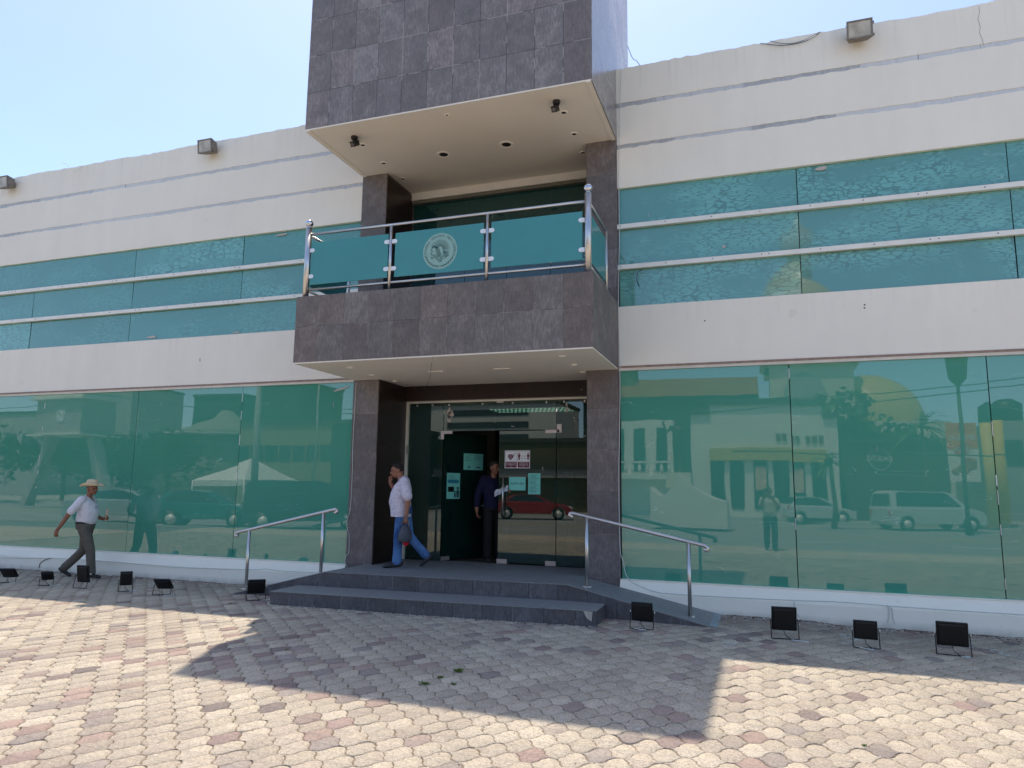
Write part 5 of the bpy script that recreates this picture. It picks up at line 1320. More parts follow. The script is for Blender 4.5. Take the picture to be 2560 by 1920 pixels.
fx0, _, fz0, fz1 = bl(zm, 1055, 1095, 2090, 1250, Y); fx1 = RY(*zk(405, 1000), Y).x
wallbox(T, 'fascia', fx0, fx1, fz0, fz1, OCHRE, .25, .25)
cols = [zm(1065, 0)[0], zm(1240, 0)[0], zm(1305, 0)[0], zm(1475, 0)[0], zm(1590, 0)[0], zm(1770, 0)[0], zm(1840, 0)[0], zm(2020, 0)[0], zk(100, 0)[0], zk(205, 0)[0], zk(270, 0)[0], zk(400, 0)[0]]
for i in range(0, 12, 2):
    a = RY(cols[i], 1200, Y).x; b = RY(cols[i+1], 1200, Y).x; w = wallbox(T, 'window', a, b, .5, fz0, WIN, .06, .06)
    if i in (4, 8):
        m = MB(); c = (a+b)/2; m.box(c-(b-a)*.4, c+(b-a)*.4, yb+.065, yb+.08, 1.6, 3.0); m.build('window_poster', simple('food_poster', lin(214, 170, 150), .6, 0, .3, .3, 3), w)
m = MB(); a, _, za, zb_ = bl(zm, 1865, 925, 2090, 1010, Y); b = RY(*zk(385, 800), Y).x; n = 9
for i in range(n):
    if i in (2, 5): continue
    xx = a+(b-a)*i/n; m.box(xx, xx+(b-a)/n*.72, yb+.01, yb+.08, za, zb_)
m.build('sign_letters', simple('brown_sign', lin(110, 78, 62), .7), T)
# church with a gilded dome behind it
Y = 50
c = RY(1996, 900, Y); T = thing('church', (c.x, -Y-4, 0), 'pale stone church with a golden lantern dome, mirrored high in the right glass', 'church')
a, b, _, z1 = bl(zk, -180, 130, 670, 600, Y)
m = MB(); m.box(a, b, -Y-9, -Y, 0, z1); m.build('wall', STONEP, T)
m = MB(); m.box(a-.4, b+.4, -Y-9.4, -Y+.4, z1, z1+.5); m.build('cornice', STONEP, T)
o_ = RY(*zk(190, 375), Y); m = MB(); m.disc((o_.x, -Y+.02, o_.z), (0, 1, 0), 2.0*.9, seg=8, th=.05); m.build('octagonal_window', GREYW, T)
top = RY(1996, 671, Y+4); rr = 100/FPX*(Y+4+DC)*1.05; cz = top.z-rr
m = MB(); m.ball((top.x, -Y-4, cz), rr, 32, 20); m.build('dome', GOLD, T)
m = MB(); m.tube([(top.x, -Y-4, z1), (top.x, -Y-4, cz+.5)], rr*1.02, 24); m.build('drum', STONEP, T)
l0 = top.z; l1 = RY(1996, 592, Y+4).z; l2 = RY(1996, 541, Y+4).z
m = MB(); m.tube([(top.x, -Y-4, l0-.3), (top.x, -Y-4, l1)], 1.45, 12); m.build('lantern', GREYW, T)
m = MB(); m.tube([(top.x, -Y-4, l1), (top.x, -Y-4, l1+.9), (top.x, -Y-4, l2)], [1.2, .6, .05], 12); m.build('spire', STONEP, T)
Y = 58
c = RY(2169, 1072, Y); rr = 123/FPX*(Y+DC); T = thing('chapel', (c.x, -Y, 0), 'low chapel under a plain yellow dome, mirrored in the right glass', 'church')
m = MB(); m.ball((c.x, -Y, c.z), rr, 32, 20); m.build('dome', GOLD, T)
m = MB(); m.box(c.x-rr*1.15, c.x+rr*1.15, -Y-5, -Y+5, 0, c.z+.2); m.build('wall', STONEP, T)
# long terracotta building on the left of the right wing
Y = 64
a, b, z0, z1 = bl(zm, -500, 300, 1640, 440, Y)
T = thing('long_building', ((a+b)/2, -Y, 0), 'long terracotta topped building far behind the shop, mirrored in the right glass', 'building')
m = MB(); m.box(a, b, -Y-10, -Y, 0, z0); m.build('wall', DGREEN, T); m = MB(); m.box(a, b, -Y-10, -Y+.4, z0, z1); m.build('upper_wall', TERRA, T)
# fried food restaurant with round sign
Y = 38
a, b, z0, z1 = bl(zk, 562, 835, 1560, 1300, Y); yb = -Y
T = thing('restaurant', ((a+b)/2, yb, 0), 'dark fronted restaurant with a round sign, mirrored behind the white van', 'building')
m = MB(); m.box(a, b, yb-8, yb, 0, z1); m.build('wall', simple('maroon_brown_front', lin(84, 62, 54), .8), T); m = MB(); m.box(a, b, yb-8, yb+.3, z1, z1+.25); m.build('roof_edge', CAPD, T)
s_ = RY(*zk(885, 985), Y); R0 = 95*.27125/FPX*(Y+DC)
m = MB(); m.disc((s_.x, yb+.01, s_.z), (0, 1, 0), R0, seg=40, th=.08); g = m.build('round_sign', GREYW, T)
m = MB(); m.disc((s_.x, yb+.09, s_.z), (0, 1, 0), R0*.86, seg=40, th=.02); m.build('sign_field', simple('sign_dark_field', lin(70, 54, 48), .6), g)
m = MB(); text_mb(m, "CHURCH'S", (s_.x, yb+.12, s_.z), (-1, 0, 0), (0, 0, 1), R0*.72, width=R0*2.15); m.build('lettering', PWHITE, g)
# banner
Y = 32; a, b, z0, z1 = bl(zk, 1500, 645, 1830, 1200, Y); yb = -Y
T = thing('banner_sign', ((a+b)/2, yb, 0), 'tall orange and white food banner on a yellow post, mirrored at the far right', 'sign')
m = MB(); m.box(a, b, yb-.06, yb, z0, z1); m.build('banner', simple('banner_white', lin(226, 214, 200), .6), T)
m = MB(); m.box(a, b, yb+.002, yb+.01, z0+(z1-z0)*.55, z1); m.build('orange_field', ORANGE, T)
cx_ = (a+b)/2; w = b-a; h = z1-z0
m = MB(); text_mb(m, '8PIEZAS', (cx_, yb+.02, z0+h*.74), (-1, 0, 0), (0, 0, 1), w*.3, width=w*.86); text_mb(m, '$229', (cx_, yb+.03, z0+h*.54), (-1, 0, 0), (0, 0, 1), w*.26, width=w*.4); m.build('lettering', PWHITE, T)
m = MB(); m.disc((cx_, yb+.012, z0+h*.54), (0, 1, 0), w*.27, w*.27*.8, 24, .005); m.disc((cx_, yb+.012, z0+h*.9), (0, 1, 0), w*.14, w*.14, 20, .01); m.build('price_badge', RED_, T)
kk = random.Random(2); m = MB()
for i in range(9): m.ball((cx_+kk.uniform(-.3, .3)*w, yb+.0, z0+h*kk.uniform(.15, .35)), (w*.16, .03, h*.06), 10, 6)
m.build('food_picture', simple('brown_food_print', lin(160, 100, 60), .6, 0, .3, .4, 3), T)
p0 = RY(*zk(1880, 790), Y); m = MB(); m.tube([(p0.x+.1, yb-.2, 0), (p0.x+.1, yb-.2, z1)], .3, 12); m.build('post', simple('yellow_post_paint', lin(220, 180, 60), .6), T)
# street lamp
Y = 26; a = RY(*zk(1620, 300), Y); zt = RY(*zk(1585, 55), Y).z
T = thing('street_lamp', (a.x, -Y, 0), 'tall street lamp with an urn shaped head, mirrored in the right glass', 'street lamp')
m = MB(); m.tube([(a.x, -Y, -.1), (a.x, -Y, .6), (a.x, -Y, a.z)], [.16, .09, .07], 10); m.build('pole', BRONZE, T)
m = MB(); m.tube([(a.x, -Y, a.z), (a.x, -Y, a.z+.3), (a.x, -Y, zt+.3), (a.x, -Y, zt+1.2)], [.12, .36, .5, .2], 12); m.build('lamp_head', BRONZE, T)
# houses at the right end
Y = 40; a, b, z0, z1 = bl(zk, 1870, 650, 2700, 1400, Y)
T = thing('house', ((a+b)/2, -Y, 0), 'pale house with a dark water tank on its roof, mirrored at the right edge', 'house')
m = MB(); m.box(a, b, -Y-8, -Y, 0, z1); m.build('wall', GREYW, T)
for q_ in ((.1, .3), (.45, .65), (.75, .9)): m = MB(); m.box(a+(b-a)*q_[0], a+(b-a)*q_[1], -Y, -Y+.05, z1*.55, z1*.8); m.build('window', WIN, T)
t_ = RY(*zk(2050, 540), Y); m = MB(); m.tube([(t_.x, -Y-2, z1), (t_.x, -Y-2, z1+1.2), (t_.x, -Y-2, z1+1.5)], [.9, .9, .4], 14); m.build('water_tank', BLACK, T)
# balustrade house on the left of the right wing
Y = 33; a, b, z0, z1 = bl(zm, -300, 740, 590, 1659, Y)
T = thing('house', ((a+b)/2, -Y, 0), 'pale two storey house with a balustraded balcony, mirrored beside the stone column', 'house')
m = MB(); m.box(a, b, -Y-7, -Y-1.4, 0, z1); m.build('wall', CREAMW, T)
_, _, r0, r1 = bl(zm, 0, 1255, 590, 1425, Y)
m = MB(); m.box(a, b, -Y-1.4, -Y, r0-.25, r0); m.box(a, b, -Y-.2, -Y, r1-.12, r1); x = a
m.build('balcony_slab', CREAMW, T)
m = MB()
while x < b: m.tube([(x, -Y-.1, r0), (x, -Y-.1, r0+.35), (x, -Y-.1, r1-.1)], [.05, .11, .04], 8); x += .42
m.build('balusters', CREAMW, T)
for q_ in ((.12, .3), (.45, .6), (.75, .9)): m = MB(); m.box(a+(b-a)*q_[0], a+(b-a)*q_[1], -Y-1.4, -Y-1.35, r0+.2, z1-.5); m.build('window', WIN, T)
# statue on a curved planter
Y = 21.5; c = RY(*zc(390, 980), Y); yb = -Y
T = thing('planter', (c.x, yb, 0), 'pale concrete planter with sweeping curved tops under the statue, mirrored in the right glass', 'planter')
a, b, z0, z1 = bl(zc, 245, 800, 650, 985, Y); zc_ = RY(*zc(400, 705), Y).z
P = [(a, z1-.2)]
for i in range(11): t_ = i/10; P.append((a+(c.x-a)*t_, z1+.25-.5*math.sin(math.pi*t_)+(zc_-z1-.25)*t_**2))
for i in range(1, 11): t_ = i/10; P.append((c.x+(b-c.x)*t_, zc_-(zc_-z1+.35)*math.sin(math.pi/2*t_)+.0))
m = MB(); m.prism([(a, yb, 0)]+[(x, yb, z) for x, z in P]+[(b, yb, 0)], (0, -1.6, 0)); m.build('curved_wall', CREAMW, T)
m = MB(); m.box(c.x-.55, c.x+.55, yb-1.3, yb-.3, zc_-.6, zc_+.05); m.build('plinth_cap', STONEP, T)
F = Fig('statue', c.x, yb-.8, zc_+.05, R(90), 'dark bronze statue of a standing man raising one hand, mirrored above the planter', 2.55); F.T['category'] = 'statue'
m = MB(); hc = (0, 0, 1.56); q, det = head(F, m, hc, 0, 0)
F.limb(m, [(0, 0, .9), (0, 0, 1.1), (0, 0, 1.3), (0, 0, 1.4), (0, 0, 1.5)], [(.14, .19), (.13, .17), (.13, .2), (.07, .12), (.055, .055)], 14)
F.limb(m, [(0, -.09, .95), (.02, -.1, .5), (0, -.1, .05)], [.1, .085, .075]); F.limb(m, [(0, .09, .95), (-.02, .1, .5), (0, .1, .05)], [.1, .085, .075])
F.limb(m, [(0, .19, 1.37), (.05, .33, 1.2), (.1, .42, 1.48)], [.06, .05, .035]); hand(F, m, (.1, .42, 1.48), (0, .1, 1), (1, 0, 0), .2, 1.2)
F.limb(m, [(0, -.19, 1.37), (0, -.27, 1.1), (.05, -.29, .87)], [.06, .05, .035]); hand(F, m, (.05, -.29, .87), (0, 0, -1), (0, 1, 0), .6, 1.1)
for s_ in (-1, 1): F.limb(m, [(-.02, s_*.1, .03), (.14, s_*.12, .02)], [.05, .03])
F.out(m, 'figure', BRONZE, .011, 2)
# ---- left side -------------------------------------------------------------------------------
Y = 24; a, b, z0, z1 = bl(zl, 135, 190, 720, 640, Y); yb = -Y
T = thing('clock_tower', ((a+b)/2, yb, 0), 'grey clock tower on splayed legs with a white round dial, mirrored in the left glass', 'clock tower')
m = MB(); m.box(a, b, yb-2.6, yb, z0, z1); m.build('clock_case', GREYW, T)
m = MB(); m.box(a-.3, b+.3, yb-2.9, yb+.3, z1, z1+.12); m.box(a-.15, b+.15, yb-2.75, yb+.15, z1+.12, z1+1.1); m.box(a-.3, b+.3, yb-2.9, yb+.3, z0-.12, z0); m.build('cornice', CREAMW, T)
cc = RY(*zl(475, 390), Y); rr = 140*.18083/FPX*(Y+DC)
m = MB(); m.disc((cc.x, yb, cc.z), (0, 1, 0), rr, seg=36, th=.05); d_ = m.build('clock_dial', PWHITE, T)
m = MB(); yk = yb+.06
def tick(a0, r0, r1, w_):
    u = Vector((-math.sin(a0), 0, math.cos(a0))); s = Vector((math.cos(a0), 0, math.sin(a0)))*w_; c_ = Vector((cc.x, yk, cc.z)); m.prism([c_+u*r0-s, c_+u*r0+s, c_+u*r1+s, c_+u*r1-s], (0, .01, 0))
for i in range(12): tick(i*math.pi/6, rr*.68, rr*.88, rr*.045)
tick(R(60), -rr*.1, rr*.75, rr*.025); tick(R(228), -rr*.1, rr*.5, rr*.035); m.build('clock_hands', BLACK, d_)
for xt, xb_ in ((a+.3, a-1.6), (b-.3, b+1.6)):
    m = MB(); m.prism([(xt-.25, yb-1.6, z0-.1), (xt+.25, yb-1.6, z0-.1), (xb_+.3, yb-1.6, 0), (xb_-.3, yb-1.6, 0)], (0, .7, 0)); m.build('leg', GREYW, T)
def block(f, x0, y0, x1, y1, Y, name, label, mat, rows=0, cols_=0, dp=8, cat='building', zbase=0):
    a, b, z0, z1 = bl(f, x0, y0, x1, y1, Y); T = thing(name, ((a+b)/2, -Y, 0), label, cat)
    m = MB(); m.box(a, b, -Y-dp, -Y, zbase, z1); m.build('wall', mat, T); m = MB(); m.box(a-.15, b+.15, -Y-dp, -Y+.15, z1, z1+.3); m.build('roof_edge', CAPD, T)
    if rows < 0:
        for c_ in range(cols_): m = MB(); xx = a+(b-a)*(c_+.06)/cols_; m.box(xx, xx+(b-a)/cols_*.86, -Y, -Y+.05, z1*.55, z1*.74); m.build('window', WIN, T)
    for r_ in range(max(rows, 0)):
        for c_ in range(cols_):
            m = MB(); xx = a+(b-a)*(c_+.2)/cols_; zz = 1+(z1-1.2)*(r_+.25)/rows; m.box(xx, xx+(b-a)/cols_*.6, -Y, -Y+.05, zz, zz+(z1-1.2)/rows*.5); m.build('window', WIN, T)
    return T
block(zl, 1045, 20, 1405, 880, 62, 'tower_block', 'plain grey tower block beyond the clock tower, mirrored in the left glass', GREYW, 0, 0)
block(zn, 600, 170, 1000, 480, 60, 'office_tower', 'dark slatted office tower, mirrored high in the left glass', DGREEN, 4, 1)
block(zn, 1060, 445, 1960, 930, 34, 'arcade_building', 'long low ochre building with a ribbon of dark windows, mirrored in the left glass', simple('olive_ochre_wall', lin(150, 134, 96), .85), -1, 7)
block(zn, 1250, 60, 1660, 440, 55, 'apartment_block', 'dark apartment block rising over the ochre arcade, mirrored in the left glass', DGREEN)
block(zn, 1960, 440, 2300, 940, 30, 'corner_shop', 'dark corner shop beside the ochre arcade, mirrored near the left stone column', DGREEN, 1, 2)
block(zl, -900, 400, 130, 640, 50, 'flat_roofed_house', 'flat roofed pale house left of the clock tower, mirrored at the left edge', GREYW, 1, 5)
def zd(x, y): return 1000+x*.26526, 980+y*.26526
block(zd, 120, 110, 1420, 480, 48, 'white_building', 'pale block with long concrete ledges across the street, mirrored over the entrance doors', CREAMW, 7, 1)
block(zd, -60, 470, 1900, 1110, 38, 'brown_building', 'dark olive brown shop front across the street, mirrored in the entrance doors', simple('olive_brown_front', lin(96, 84, 56), .8), 0, 0)
block(zd, -60, 715, 1900, 800, 37.3, 'shop_canopy', 'pale grey canopy band on the olive brown shop, mirrored in the entrance doors', GREYW, 0, 0, dp=.6, cat='canopy', zbase=RY(*zd(900, 800), 37.3).z)
# dome kiosk with swept roof
Y = 40; c = RY(*zn(800, 600), Y); T = thing('dome_kiosk', (c.x, -Y, 0), 'white domed pavilion with a swept roof rib, mirrored in the left glass', 'pavilion')
zt = RY(*zn(1000, 300), Y).z; zb_ = RY(*zn(700, 560), Y).z
m = MB(); m.tube([(c.x+1, -Y, zb_), (c.x+1, -Y, zb_+(zt-zb_)*.3), (c.x+1, -Y, zb_+(zt-zb_)*.7), (c.x+1, -Y, zt)], [5, 3.2, 1.2, .5], 24); m.build('swept_roof', simple('aged_kiosk_roof', lin(136, 134, 120), .8), T)
m = MB(); m.tube([(c.x+1, -Y, 0), (c.x+1, -Y, zb_*.5), (c.x+1, -Y, zb_)], [4.6, 5.0, 4.6], 24); m.build('drum_wall', simple('aged_drum', lin(150, 146, 128), .8), T)
m = MB(); m.tube([(c.x+1, -Y, zb_-.1), (c.x+1, -Y, zb_+.15)], 5.3, 24); m.build('eaves', GREYW, T)
# market tent
Y = 24; a, b, z0, z1 = bl(zn, 590, 820, 1105, 1000, Y); c0 = RY(*zn(900, 820), Y)
T = thing('tent', ((a+b)/2, -Y, 0), 'white pyramid market tent, mirrored in the left glass', 'tent')
ze = RY(*zn(700, 965), Y).z; m = MB(); q4 = [(a, -Y, ze), (b, -Y, ze), (b, -Y-5, ze), (a, -Y-5, ze)]; ap = (c0.x, -Y-2.5, c0.z+.4)
m.add(q4+[ap, (a, -Y, ze-.35), (b, -Y, ze-.35), (b, -Y-5, ze-.35), (a, -Y-5, ze-.35)], [(0, 1, 4), (1, 2, 4), (2, 3, 4), (3, 0, 4), (5, 6, 1, 0), (6, 7, 2, 1), (7, 8, 3, 2), (8, 5, 0, 3)]); m.build('canopy', CREAMW, T)
for x, y in ((a, -Y), (b, -Y), (b, -Y-5), (a, -Y-5)): m = MB(); m.tube([(x, y, 0), (x, y, ze)], .05, 6); m.build('leg', ALU, T)
# utility poles and wires
def pole(f, x0, y0, x1, y1, Y, label, r=.14):
    a = RY(*f(x0, y0), Y); b = RY(*f(x1, y1), Y); T = thing('utility_pole', (b.x, -Y, 0), label, 'pole')
    m = MB(); m.tube([(b.x, -Y, -.1), (b.x+(a.x-b.x)*.2, -Y, a.z+1.5)], [r, r*.7], 10); m.build('shaft', GREYW, T)
    m = MB(); m.box(b.x-.9, b.x+.9, -Y-.06, -Y+.06, a.z+.8, a.z+.95); m.build('crossarm', GREYW, T)
pole(zn, 1225, 100, 1165, 1400, 14, 'pale concrete utility pole standing by the kerb, mirrored behind the left handrail')
pole(zn, 1815, 60, 1770, 1100, 30, 'thin dark pole across the street, mirrored near the left column', .09)
for i, (f, p, y) in enumerate(((zk, ((-900, 590), (0, 500), (900, 445), (1870, 345), (2600, 260)), 22), (zk, ((-900, 500), (0, 430), (900, 375), (1870, 285), (2600, 190)), 24),
      (zn, ((-900, 90), (60, 195), (620, 265), (1300, 285), (2150, 335), (2600, 340)), 22), (zn, ((1000, 240), (1300, 262), (2200, 295), (2600, 300)), 25), (zl, ((-400, 300), (0, 275), (160, 250), (700, 200)), 26),
      (zk, ((-500, 930), (0, 930), (600, 942), (1500, 945), (2300, 970)), 16))):
    m = MB(); m.tube([RY(*f(*q_), y) for q_ in p], .022, 5)
    tag(m.build('overhead_wire', BLACK, loc=tuple(RY(*f(*p[0]), y))), ('upper', 'lower', 'sagging', 'thin', 'left most', 'near')[i]+(' overhead street wire mirrored in the right glass' if f is zk else ' overhead street wire mirrored in the left glass'), 'wire')
# trees
LEAFM = None
def m_leaf2():
    t = NT('tree_leaves'); r_ = t.n('NewGeometry').outputs['Random Per Island']; c = t.mix(r_, lin(52, 78, 40), lin(104, 126, 66)); return t.end(t.bsdf(c, .7, 0, None, .2))
LEAFM = m_leaf2(); BARK = simple('tree_bark', lin(104, 88, 70), .9, 0, .2, .2, 5)
def tree(x, y, h, r, label, seed, n=900, palm=False):
    kk = random.Random(seed); T = thing('palm_tree' if palm else 'tree', (x, y, 0), label, 'palm' if palm else 'tree', 'street trees mirrored in the glass')
    m = MB(); m.tube([(x, y, -.1), (x+.1, y, h*.3), (x, y, h*(.95 if palm else .55))], [.16, .12, .09], 8)
    if not palm:
        for i in range(5): a = kk.uniform(0, 6.28); m.tube([(x, y, h*.45), (x+math.cos(a)*r*.3, y+math.sin(a)*r*.3, h*.65), (x+math.cos(a)*r*.6, y+math.sin(a)*r*.6, h*.8)], [.09, .06, .03], 6)
    m.build('trunk', BARK, T); m = MB()
    if palm:
        for i in range(26):
            a = kk.uniform(0, 6.28); e = kk.uniform(-.3, 1.2); L = r*kk.uniform(.8, 1.1); p = Vector((x, y, h*.95)); prev = p
            d = Vector((math.cos(a)*math.cos(e), math.sin(a)*math.cos(e), math.sin(e)))
            for k_ in range(1, 7):
                q_ = p+d*L*k_/6+Vector((0, 0, -L*.5*(k_/6)**2)); s = (q_-prev).cross(Vector((0, 0, 1))).normalized()*.16*(1-k_/8); m.add([prev-s, prev+s, q_+s*.8+Vector((0, 0, -.05)), q_-s*.8+Vector((0, 0, -.05))], [(0, 1, 2, 3)]); prev = q_
    else:
        cl = [(kk.gauss(0, .45)*r, kk.gauss(0, .45)*r, h*.72+kk.gauss(0, .13)*h, kk.uniform(.3, .6)*r) for _ in range(11)]
        for i in range(n):
            cx, cy_, cz_, cr = kk.choice(cl); v = Vector((kk.gauss(0, 1), kk.gauss(0, 1), kk.gauss(0, .8))).normalized()*cr*kk.uniform(.6, 1.05); p = Vector((x+cx, y+cy_, cz_))+v
            a = Vector((kk.gauss(0, 1), kk.gauss(0, 1), kk.gauss(0, 1))).normalized()*.22; b = a.orthogonal().normalized()*.16; m.add([p-a, p+b, p+a, p-b], [(0, 1, 2, 3)])
    m.build('crown', LEAFM, T)
for i, (f, px, py, Y, h, r, lb, pl) in enumerate((
    (zk, 620, 1300, 44, 8.5, 3., 'broad tree left of the restaurant mirrored in the right glass', 0), (zk, 860, 1300, 45, 7.2, 2.6, 'dense tree over the restaurant roof mirrored in the right glass', 0),
    (zk, 1330, 1300, 34, 5.6, 2.2, 'large palm before the restaurant mirrored in the right glass', 1), (zk, 470, 1560, 28, 3.3, 1.3, 'young palm on the kerb beside the white car mirrored in the right glass', 1),
    (zn, 60, 1100, 28, 4.6, 2.8, 'bushy tree mirrored right of the straw hat man', 0), (zn, 330, 1100, 30, 4.8, 3.0, 'dark bushy tree mirrored left of the market tent', 0),
    (zl, 500, 1400, 36, 5.0, 3.0, 'tall tree behind the clock tower mirrored in the left glass', 0), (zl, 1150, 1400, 34, 4.6, 2.2, 'tree right of the clock tower mirrored in the left glass', 0),
    (zl, -500, 1400, 32, 5.5, 3.6, 'wide tree mirrored at the far left glass', 0), (zn, -400, 1100, 36, 6, 3.2, 'rounded tree mirrored between the clock tower and the market tent', 0))):
    p = RY(*f(px, py), Y); tree(p.x, -Y, h, r, lb, i+20, 900, bool(pl))
# cars
def car(x, y, rz, col, label, kind='hatch', cat='car', z=-.12):
    prof = {'hatch': (4.0, 1.68, [(-2.0, .35), (-2.02, .75), (-1.95, 1.0), (-1.3, 1.02), (.75, .98), (1.7, .84), (1.98, .66), (2.0, .35)], [(-1.9, 1.0), (-1.45, 1.42), (-.6, 1.5), (.1, 1.46), (.95, .98)]),
            'sedan': (4.5, 1.75, [(-2.25, .35), (-2.28, .8), (-2.15, 1.0), (-1.3, 1.04), (.85, .98), (1.9, .84), (2.22, .66), (2.25, .35)], [(-1.75, 1.02), (-1.1, 1.38), (-.4, 1.45), (.2, 1.42), (1.05, .98)]),
            'van': (4.8, 1.9, [(-2.4, .4), (-2.42, 1.05), (-2.4, 1.12), (1.45, 1.12), (2.2, .98), (2.42, .75), (2.42, .4)], [(-2.38, 1.1), (-2.3, 1.8), (-2.1, 1.9), (.5, 1.88), (.85, 1.78), (1.55, 1.1)])}[kind]
    L, Wd, body, roof = prof; w = Wd/2
    T = thing('parked_van' if kind == 'van' else 'parked_car', (x, y, z), label, cat, 'vehicles mirrored in the glass', rz)
    paint = simple('paint_'+label.split()[0], col, .25, .1, .6, .03)
    paint.node_tree.nodes['Principled BSDF'].inputs['Coat Weight'].default_value = .6
    wx = L/2-.78
    def arch(P, c, r): return P
    m = MB(); low = body; wheelr = .33
    pts = []
    for c_ in (-wx, wx):
        pts.append([(c_+(wheelr+.06)*math.cos(t), .33+(wheelr+.06)*math.sin(t)) for t in [math.pi-i*math.pi/8 for i in range(9)]])
    outline = [body[0]]+body[1:-1]+[body[-1]]
    bottom = [(L/2-.1, .22)]+[(a, max(b, .22)) for a, b in pts[1][::-1]]+[(a, max(b, .22)) for a, b in pts[0][::-1]]+[(-L/2+.1, .22)]
    m.prism([(a, -w, b) for a, b in outline+bottom], (0, Wd, 0)); m.build('body', paint, T, local=True, bevel=.05)
    m = MB(); n = len(roof); tw = w-.2
    A = [(a, -(w-.04) if b < 1.15 else -tw, b) for a, b in roof]; B = [(a, -q_[1], b) for (a, b), q_ in zip(roof, A)]
    m.add(A+B, [tuple(range(n)), tuple(range(2*n-1, n-1, -1))]+[(i, i+n, i+1+n, i+1) for i in range(n-1)]); m.build('cabin', paint, T, local=True)
    m = MB()                                    # side glass, windscreen, rear screen
    def ins(P, k_): 
        cx = sum(p[0] for p in P)/len(P); cz = sum(p[1] for p in P)/len(P); return [(cx+(p[0]-cx)*k_, cz+(p[1]-cz)*k_) for p in P]
    ip = ins(roof, .84)
    zl_, zh = roof[0][1], max(p[1] for p in roof)
    for s_ in (-1, 1):
        def yy(b): t = (b-zl_)/(zh-zl_); return s_*((w-.04)*(1-t)+tw*t+.012)
        P = [(a, yy(b), b) for a, b in ip]; m.prism(P, (0, s_*.006, 0))
    for (p, q_) in ((roof[0], roof[1]), (roof[-1], roof[-2])):
        s_ = -1 if p[0] < 0 else 1
        def at(t): return (p[0]+(q_[0]-p[0])*t+s_*.02, p[1]+(q_[1]-p[1])*t+.01)
        a0, a1 = at(.12), at(.9); m.prism([(a0[0], -w*.82, a0[1]), (a0[0], w*.82, a0[1]), (a1[0], w*.7, a1[1]), (a1[0], -w*.7, a1[1])], (s_*.01, 0, .004))
    m.build('windows', WIN, T, local=True)
    for c_ in (-wx, wx):
        for s_ in (-1, 1):
            m = MB(); m.tube([(c_, s_*(w-.2), .33), (c_, s_*(w+.0), .33)], wheelr, 22); o = m.build('wheel', BLACK, T, local=True)
            m = MB(); m.tube([(c_, s_*(w-.02), .33), (c_, s_*(w+.012), .33)], wheelr*.62, 16); m.build('rim', ALU, o, local=True)
    for s_ in (-1, 1):
        m = MB(); m.box(L/2-.22, L/2+.005, s_*w*.78-.16, s_*w*.78+.16, .62, .76); m.build('headlight', PWHITE, T, local=True)
        m = MB(); m.box(-L/2-.03, -L/2+.15, s_*w*.85-.1, s_*w*.85+.1, .75, .98); m.build('tail_light', RED_, T, local=True)
    return T
def carpts(f, a, b, label, col, kind, cat='car', plane=0., ztop=-.12):
    """place by its two visible tyre contact points in the mirror image"""
    P = []
    for q_ in (a, b):
        u, v = f(*q_); p = PZ(u, v, ztop); P.append(Vector((p.x, 2*plane-p.y, 0)))
    c = (P[0]+P[1])/2; d = P[1]-P[0]; rz = math.atan2(d.y, d.x); n = Vector((d.y, -d.x, 0)).normalized()
    if n.y > 0: n = -n
    c = c+n*.85; return car(c.x, c.y, rz, col, label, kind, cat)
ident = lambda x, y: (x, y)
carpts(zk, (160, 1585), (565, 1590), 'white hatchback parked across the street, mirrored in the right glass', lin(214, 214, 210), 'hatch')
carpts(zk, (1150, 1650), (1740, 1655), 'silver white passenger van across the street, mirrored in the right glass', lin(206, 206, 198), 'van', 'van')
carpts(zk, (2290, 1590), (2800, 1600), 'pale sedan at the far right across the street, mirrored in the right glass', lin(190, 194, 196), 'sedan')
carpts(ident, (1281, 1299), (1381, 1300.5), 'red sedan across the street, mirrored in the closed door', lin(170, 24, 34), 'sedan', plane=1.)
carpts(zn, (480, 1400), (850, 1402), 'teal small hatchback by the kerb, mirrored in the left glass', lin(30, 120, 120), 'hatch', ztop=0.)
carpts(zn, (1130, 1215), (1560, 1205), 'black large sedan beyond the utility pole, mirrored in the left glass', lin(30, 32, 34), 'sedan', ztop=0.)
carpts(zn, (1480, 1425), (1900, 1425), 'dark van near the left column, mirrored in the left glass', lin(36, 42, 44), 'van', 'van', ztop=0.)
carpts(zl, (985, 1845), (1500, 1845), 'white sedan mirrored behind the straw hat man', lin(200, 200, 198), 'sedan', ztop=0.)

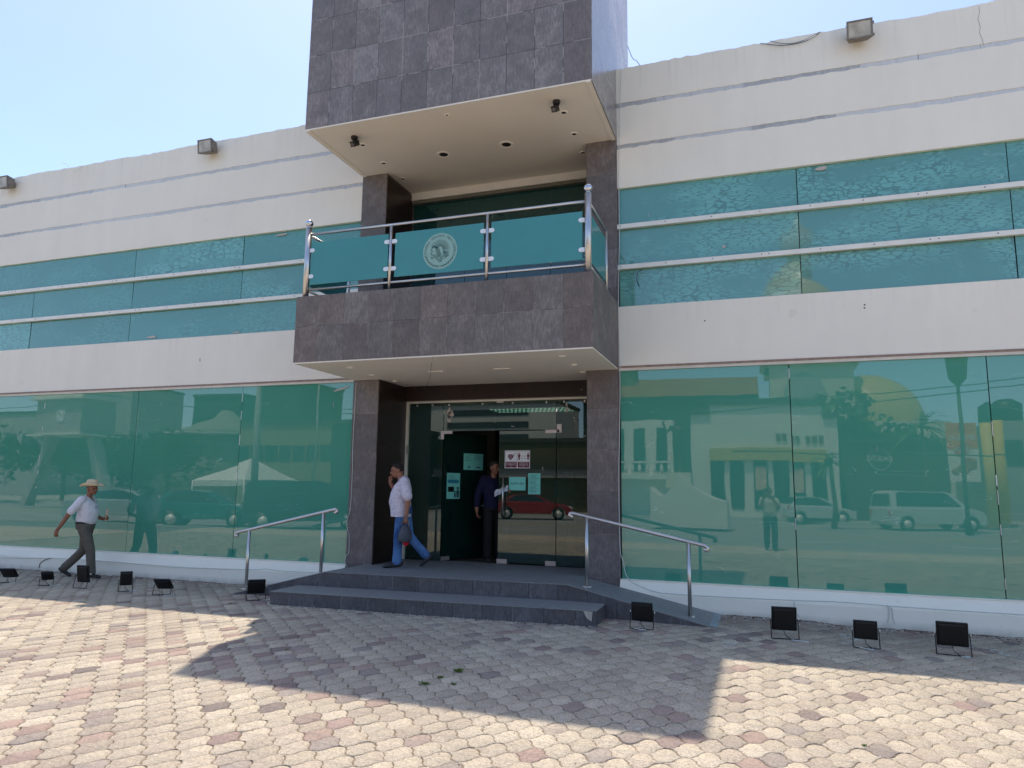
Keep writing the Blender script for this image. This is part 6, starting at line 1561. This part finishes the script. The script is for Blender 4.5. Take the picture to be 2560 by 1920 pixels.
# the photographer
F = Fig('person', .12, -10.98, 0, R(90), 'photographer with a backpack holding up a phone, mirrored in the right glass', 1.74)
skin = MB(); hc = (.04, 0, 1.575); q, det = head(F, skin, hc, 0, .05)
F.limb(skin, [(0, 0, 1.0), (-.01, 0, 1.39), (.01, 0, 1.5)], [(.1, .12), (.062, .062), (.052, .055)])
la = [(-.0, .185, 1.35), (.12, .24, 1.17), (.36, .11, 1.5)]; ra = [(-.0, -.185, 1.35), (.12, -.24, 1.17), (.36, -.0, 1.5)]
for l_, s_ in ((la, -1), (ra, 1)): F.limb(skin, l_, [.05, .043, .03]); hand(F, skin, l_[-1], (.15, s_*.1, 1), (0, s_, 0), .7)
F.out(skin, 'body', SKIN1, .009, 2); face(det); hair_cap(det, HAIR)
sh = MB(); F.limb(sh, [(0, 0, .9), (0, 0, 1.12), (.0, 0, 1.28), (-.02, 0, 1.38)], [(.145, .18), (.145, .182), (.135, .195), (.09, .165)], 18)
for l_ in (la, ra): F.limb(sh, [l_[0], tuple((l_[0][i]+l_[1][i]*2)/3 for i in range(3))], [.078, .07])
F.out(sh, 'shirt', m_cloth('pale_field_shirt', (200, 198, 184)), .01, 3)
tr = MB(); F.limb(tr, [(0, 0, .97), (0, 0, .86)], [(.138, .165), (.14, .17)], 16)
F.limb(tr, [(.0, -.085, .87), (.06, -.1, .5), (.1, -.1, .08)], [.1, .078, .075]); F.limb(tr, [(.0, .085, .87), (-.06, .1, .5), (-.18, .1, .1)], [.1, .078, .075])
F.out(tr, 'trousers', m_cloth('dark_trouser_cloth', (50, 54, 60)), .01, 3)
for a_, b_ in (((.08, -.1, .05), (.28, -.11, .02)), ((-.22, .1, .07), (-.04, .11, .02))): s = MB(); shoe(F, s, a_, b_); F.out(s, 'shoe', SHOE, .009, 1)
b = MB(); b.box(.12-.15, .12+.15, -11.28, -11.1, 1.0, 1.5); b.box(.0, .24, -11.34, -11.28, 1.05, 1.3); k_ = thing('backpack', (.12, -11.2, 1.), 'dark backpack on the back of the photographer', 'backpack'); b.build('pack', DARKMETAL, k_, bevel=.03)
k_ = thing('phone', (.04, -10.47, 1.6), 'phone held up by the photographer', 'phone'); b = MB(); b.box(-.035, .115, -10.478, -10.468, 1.607, 1.68); b.build('phone_body', BLACK, k_)
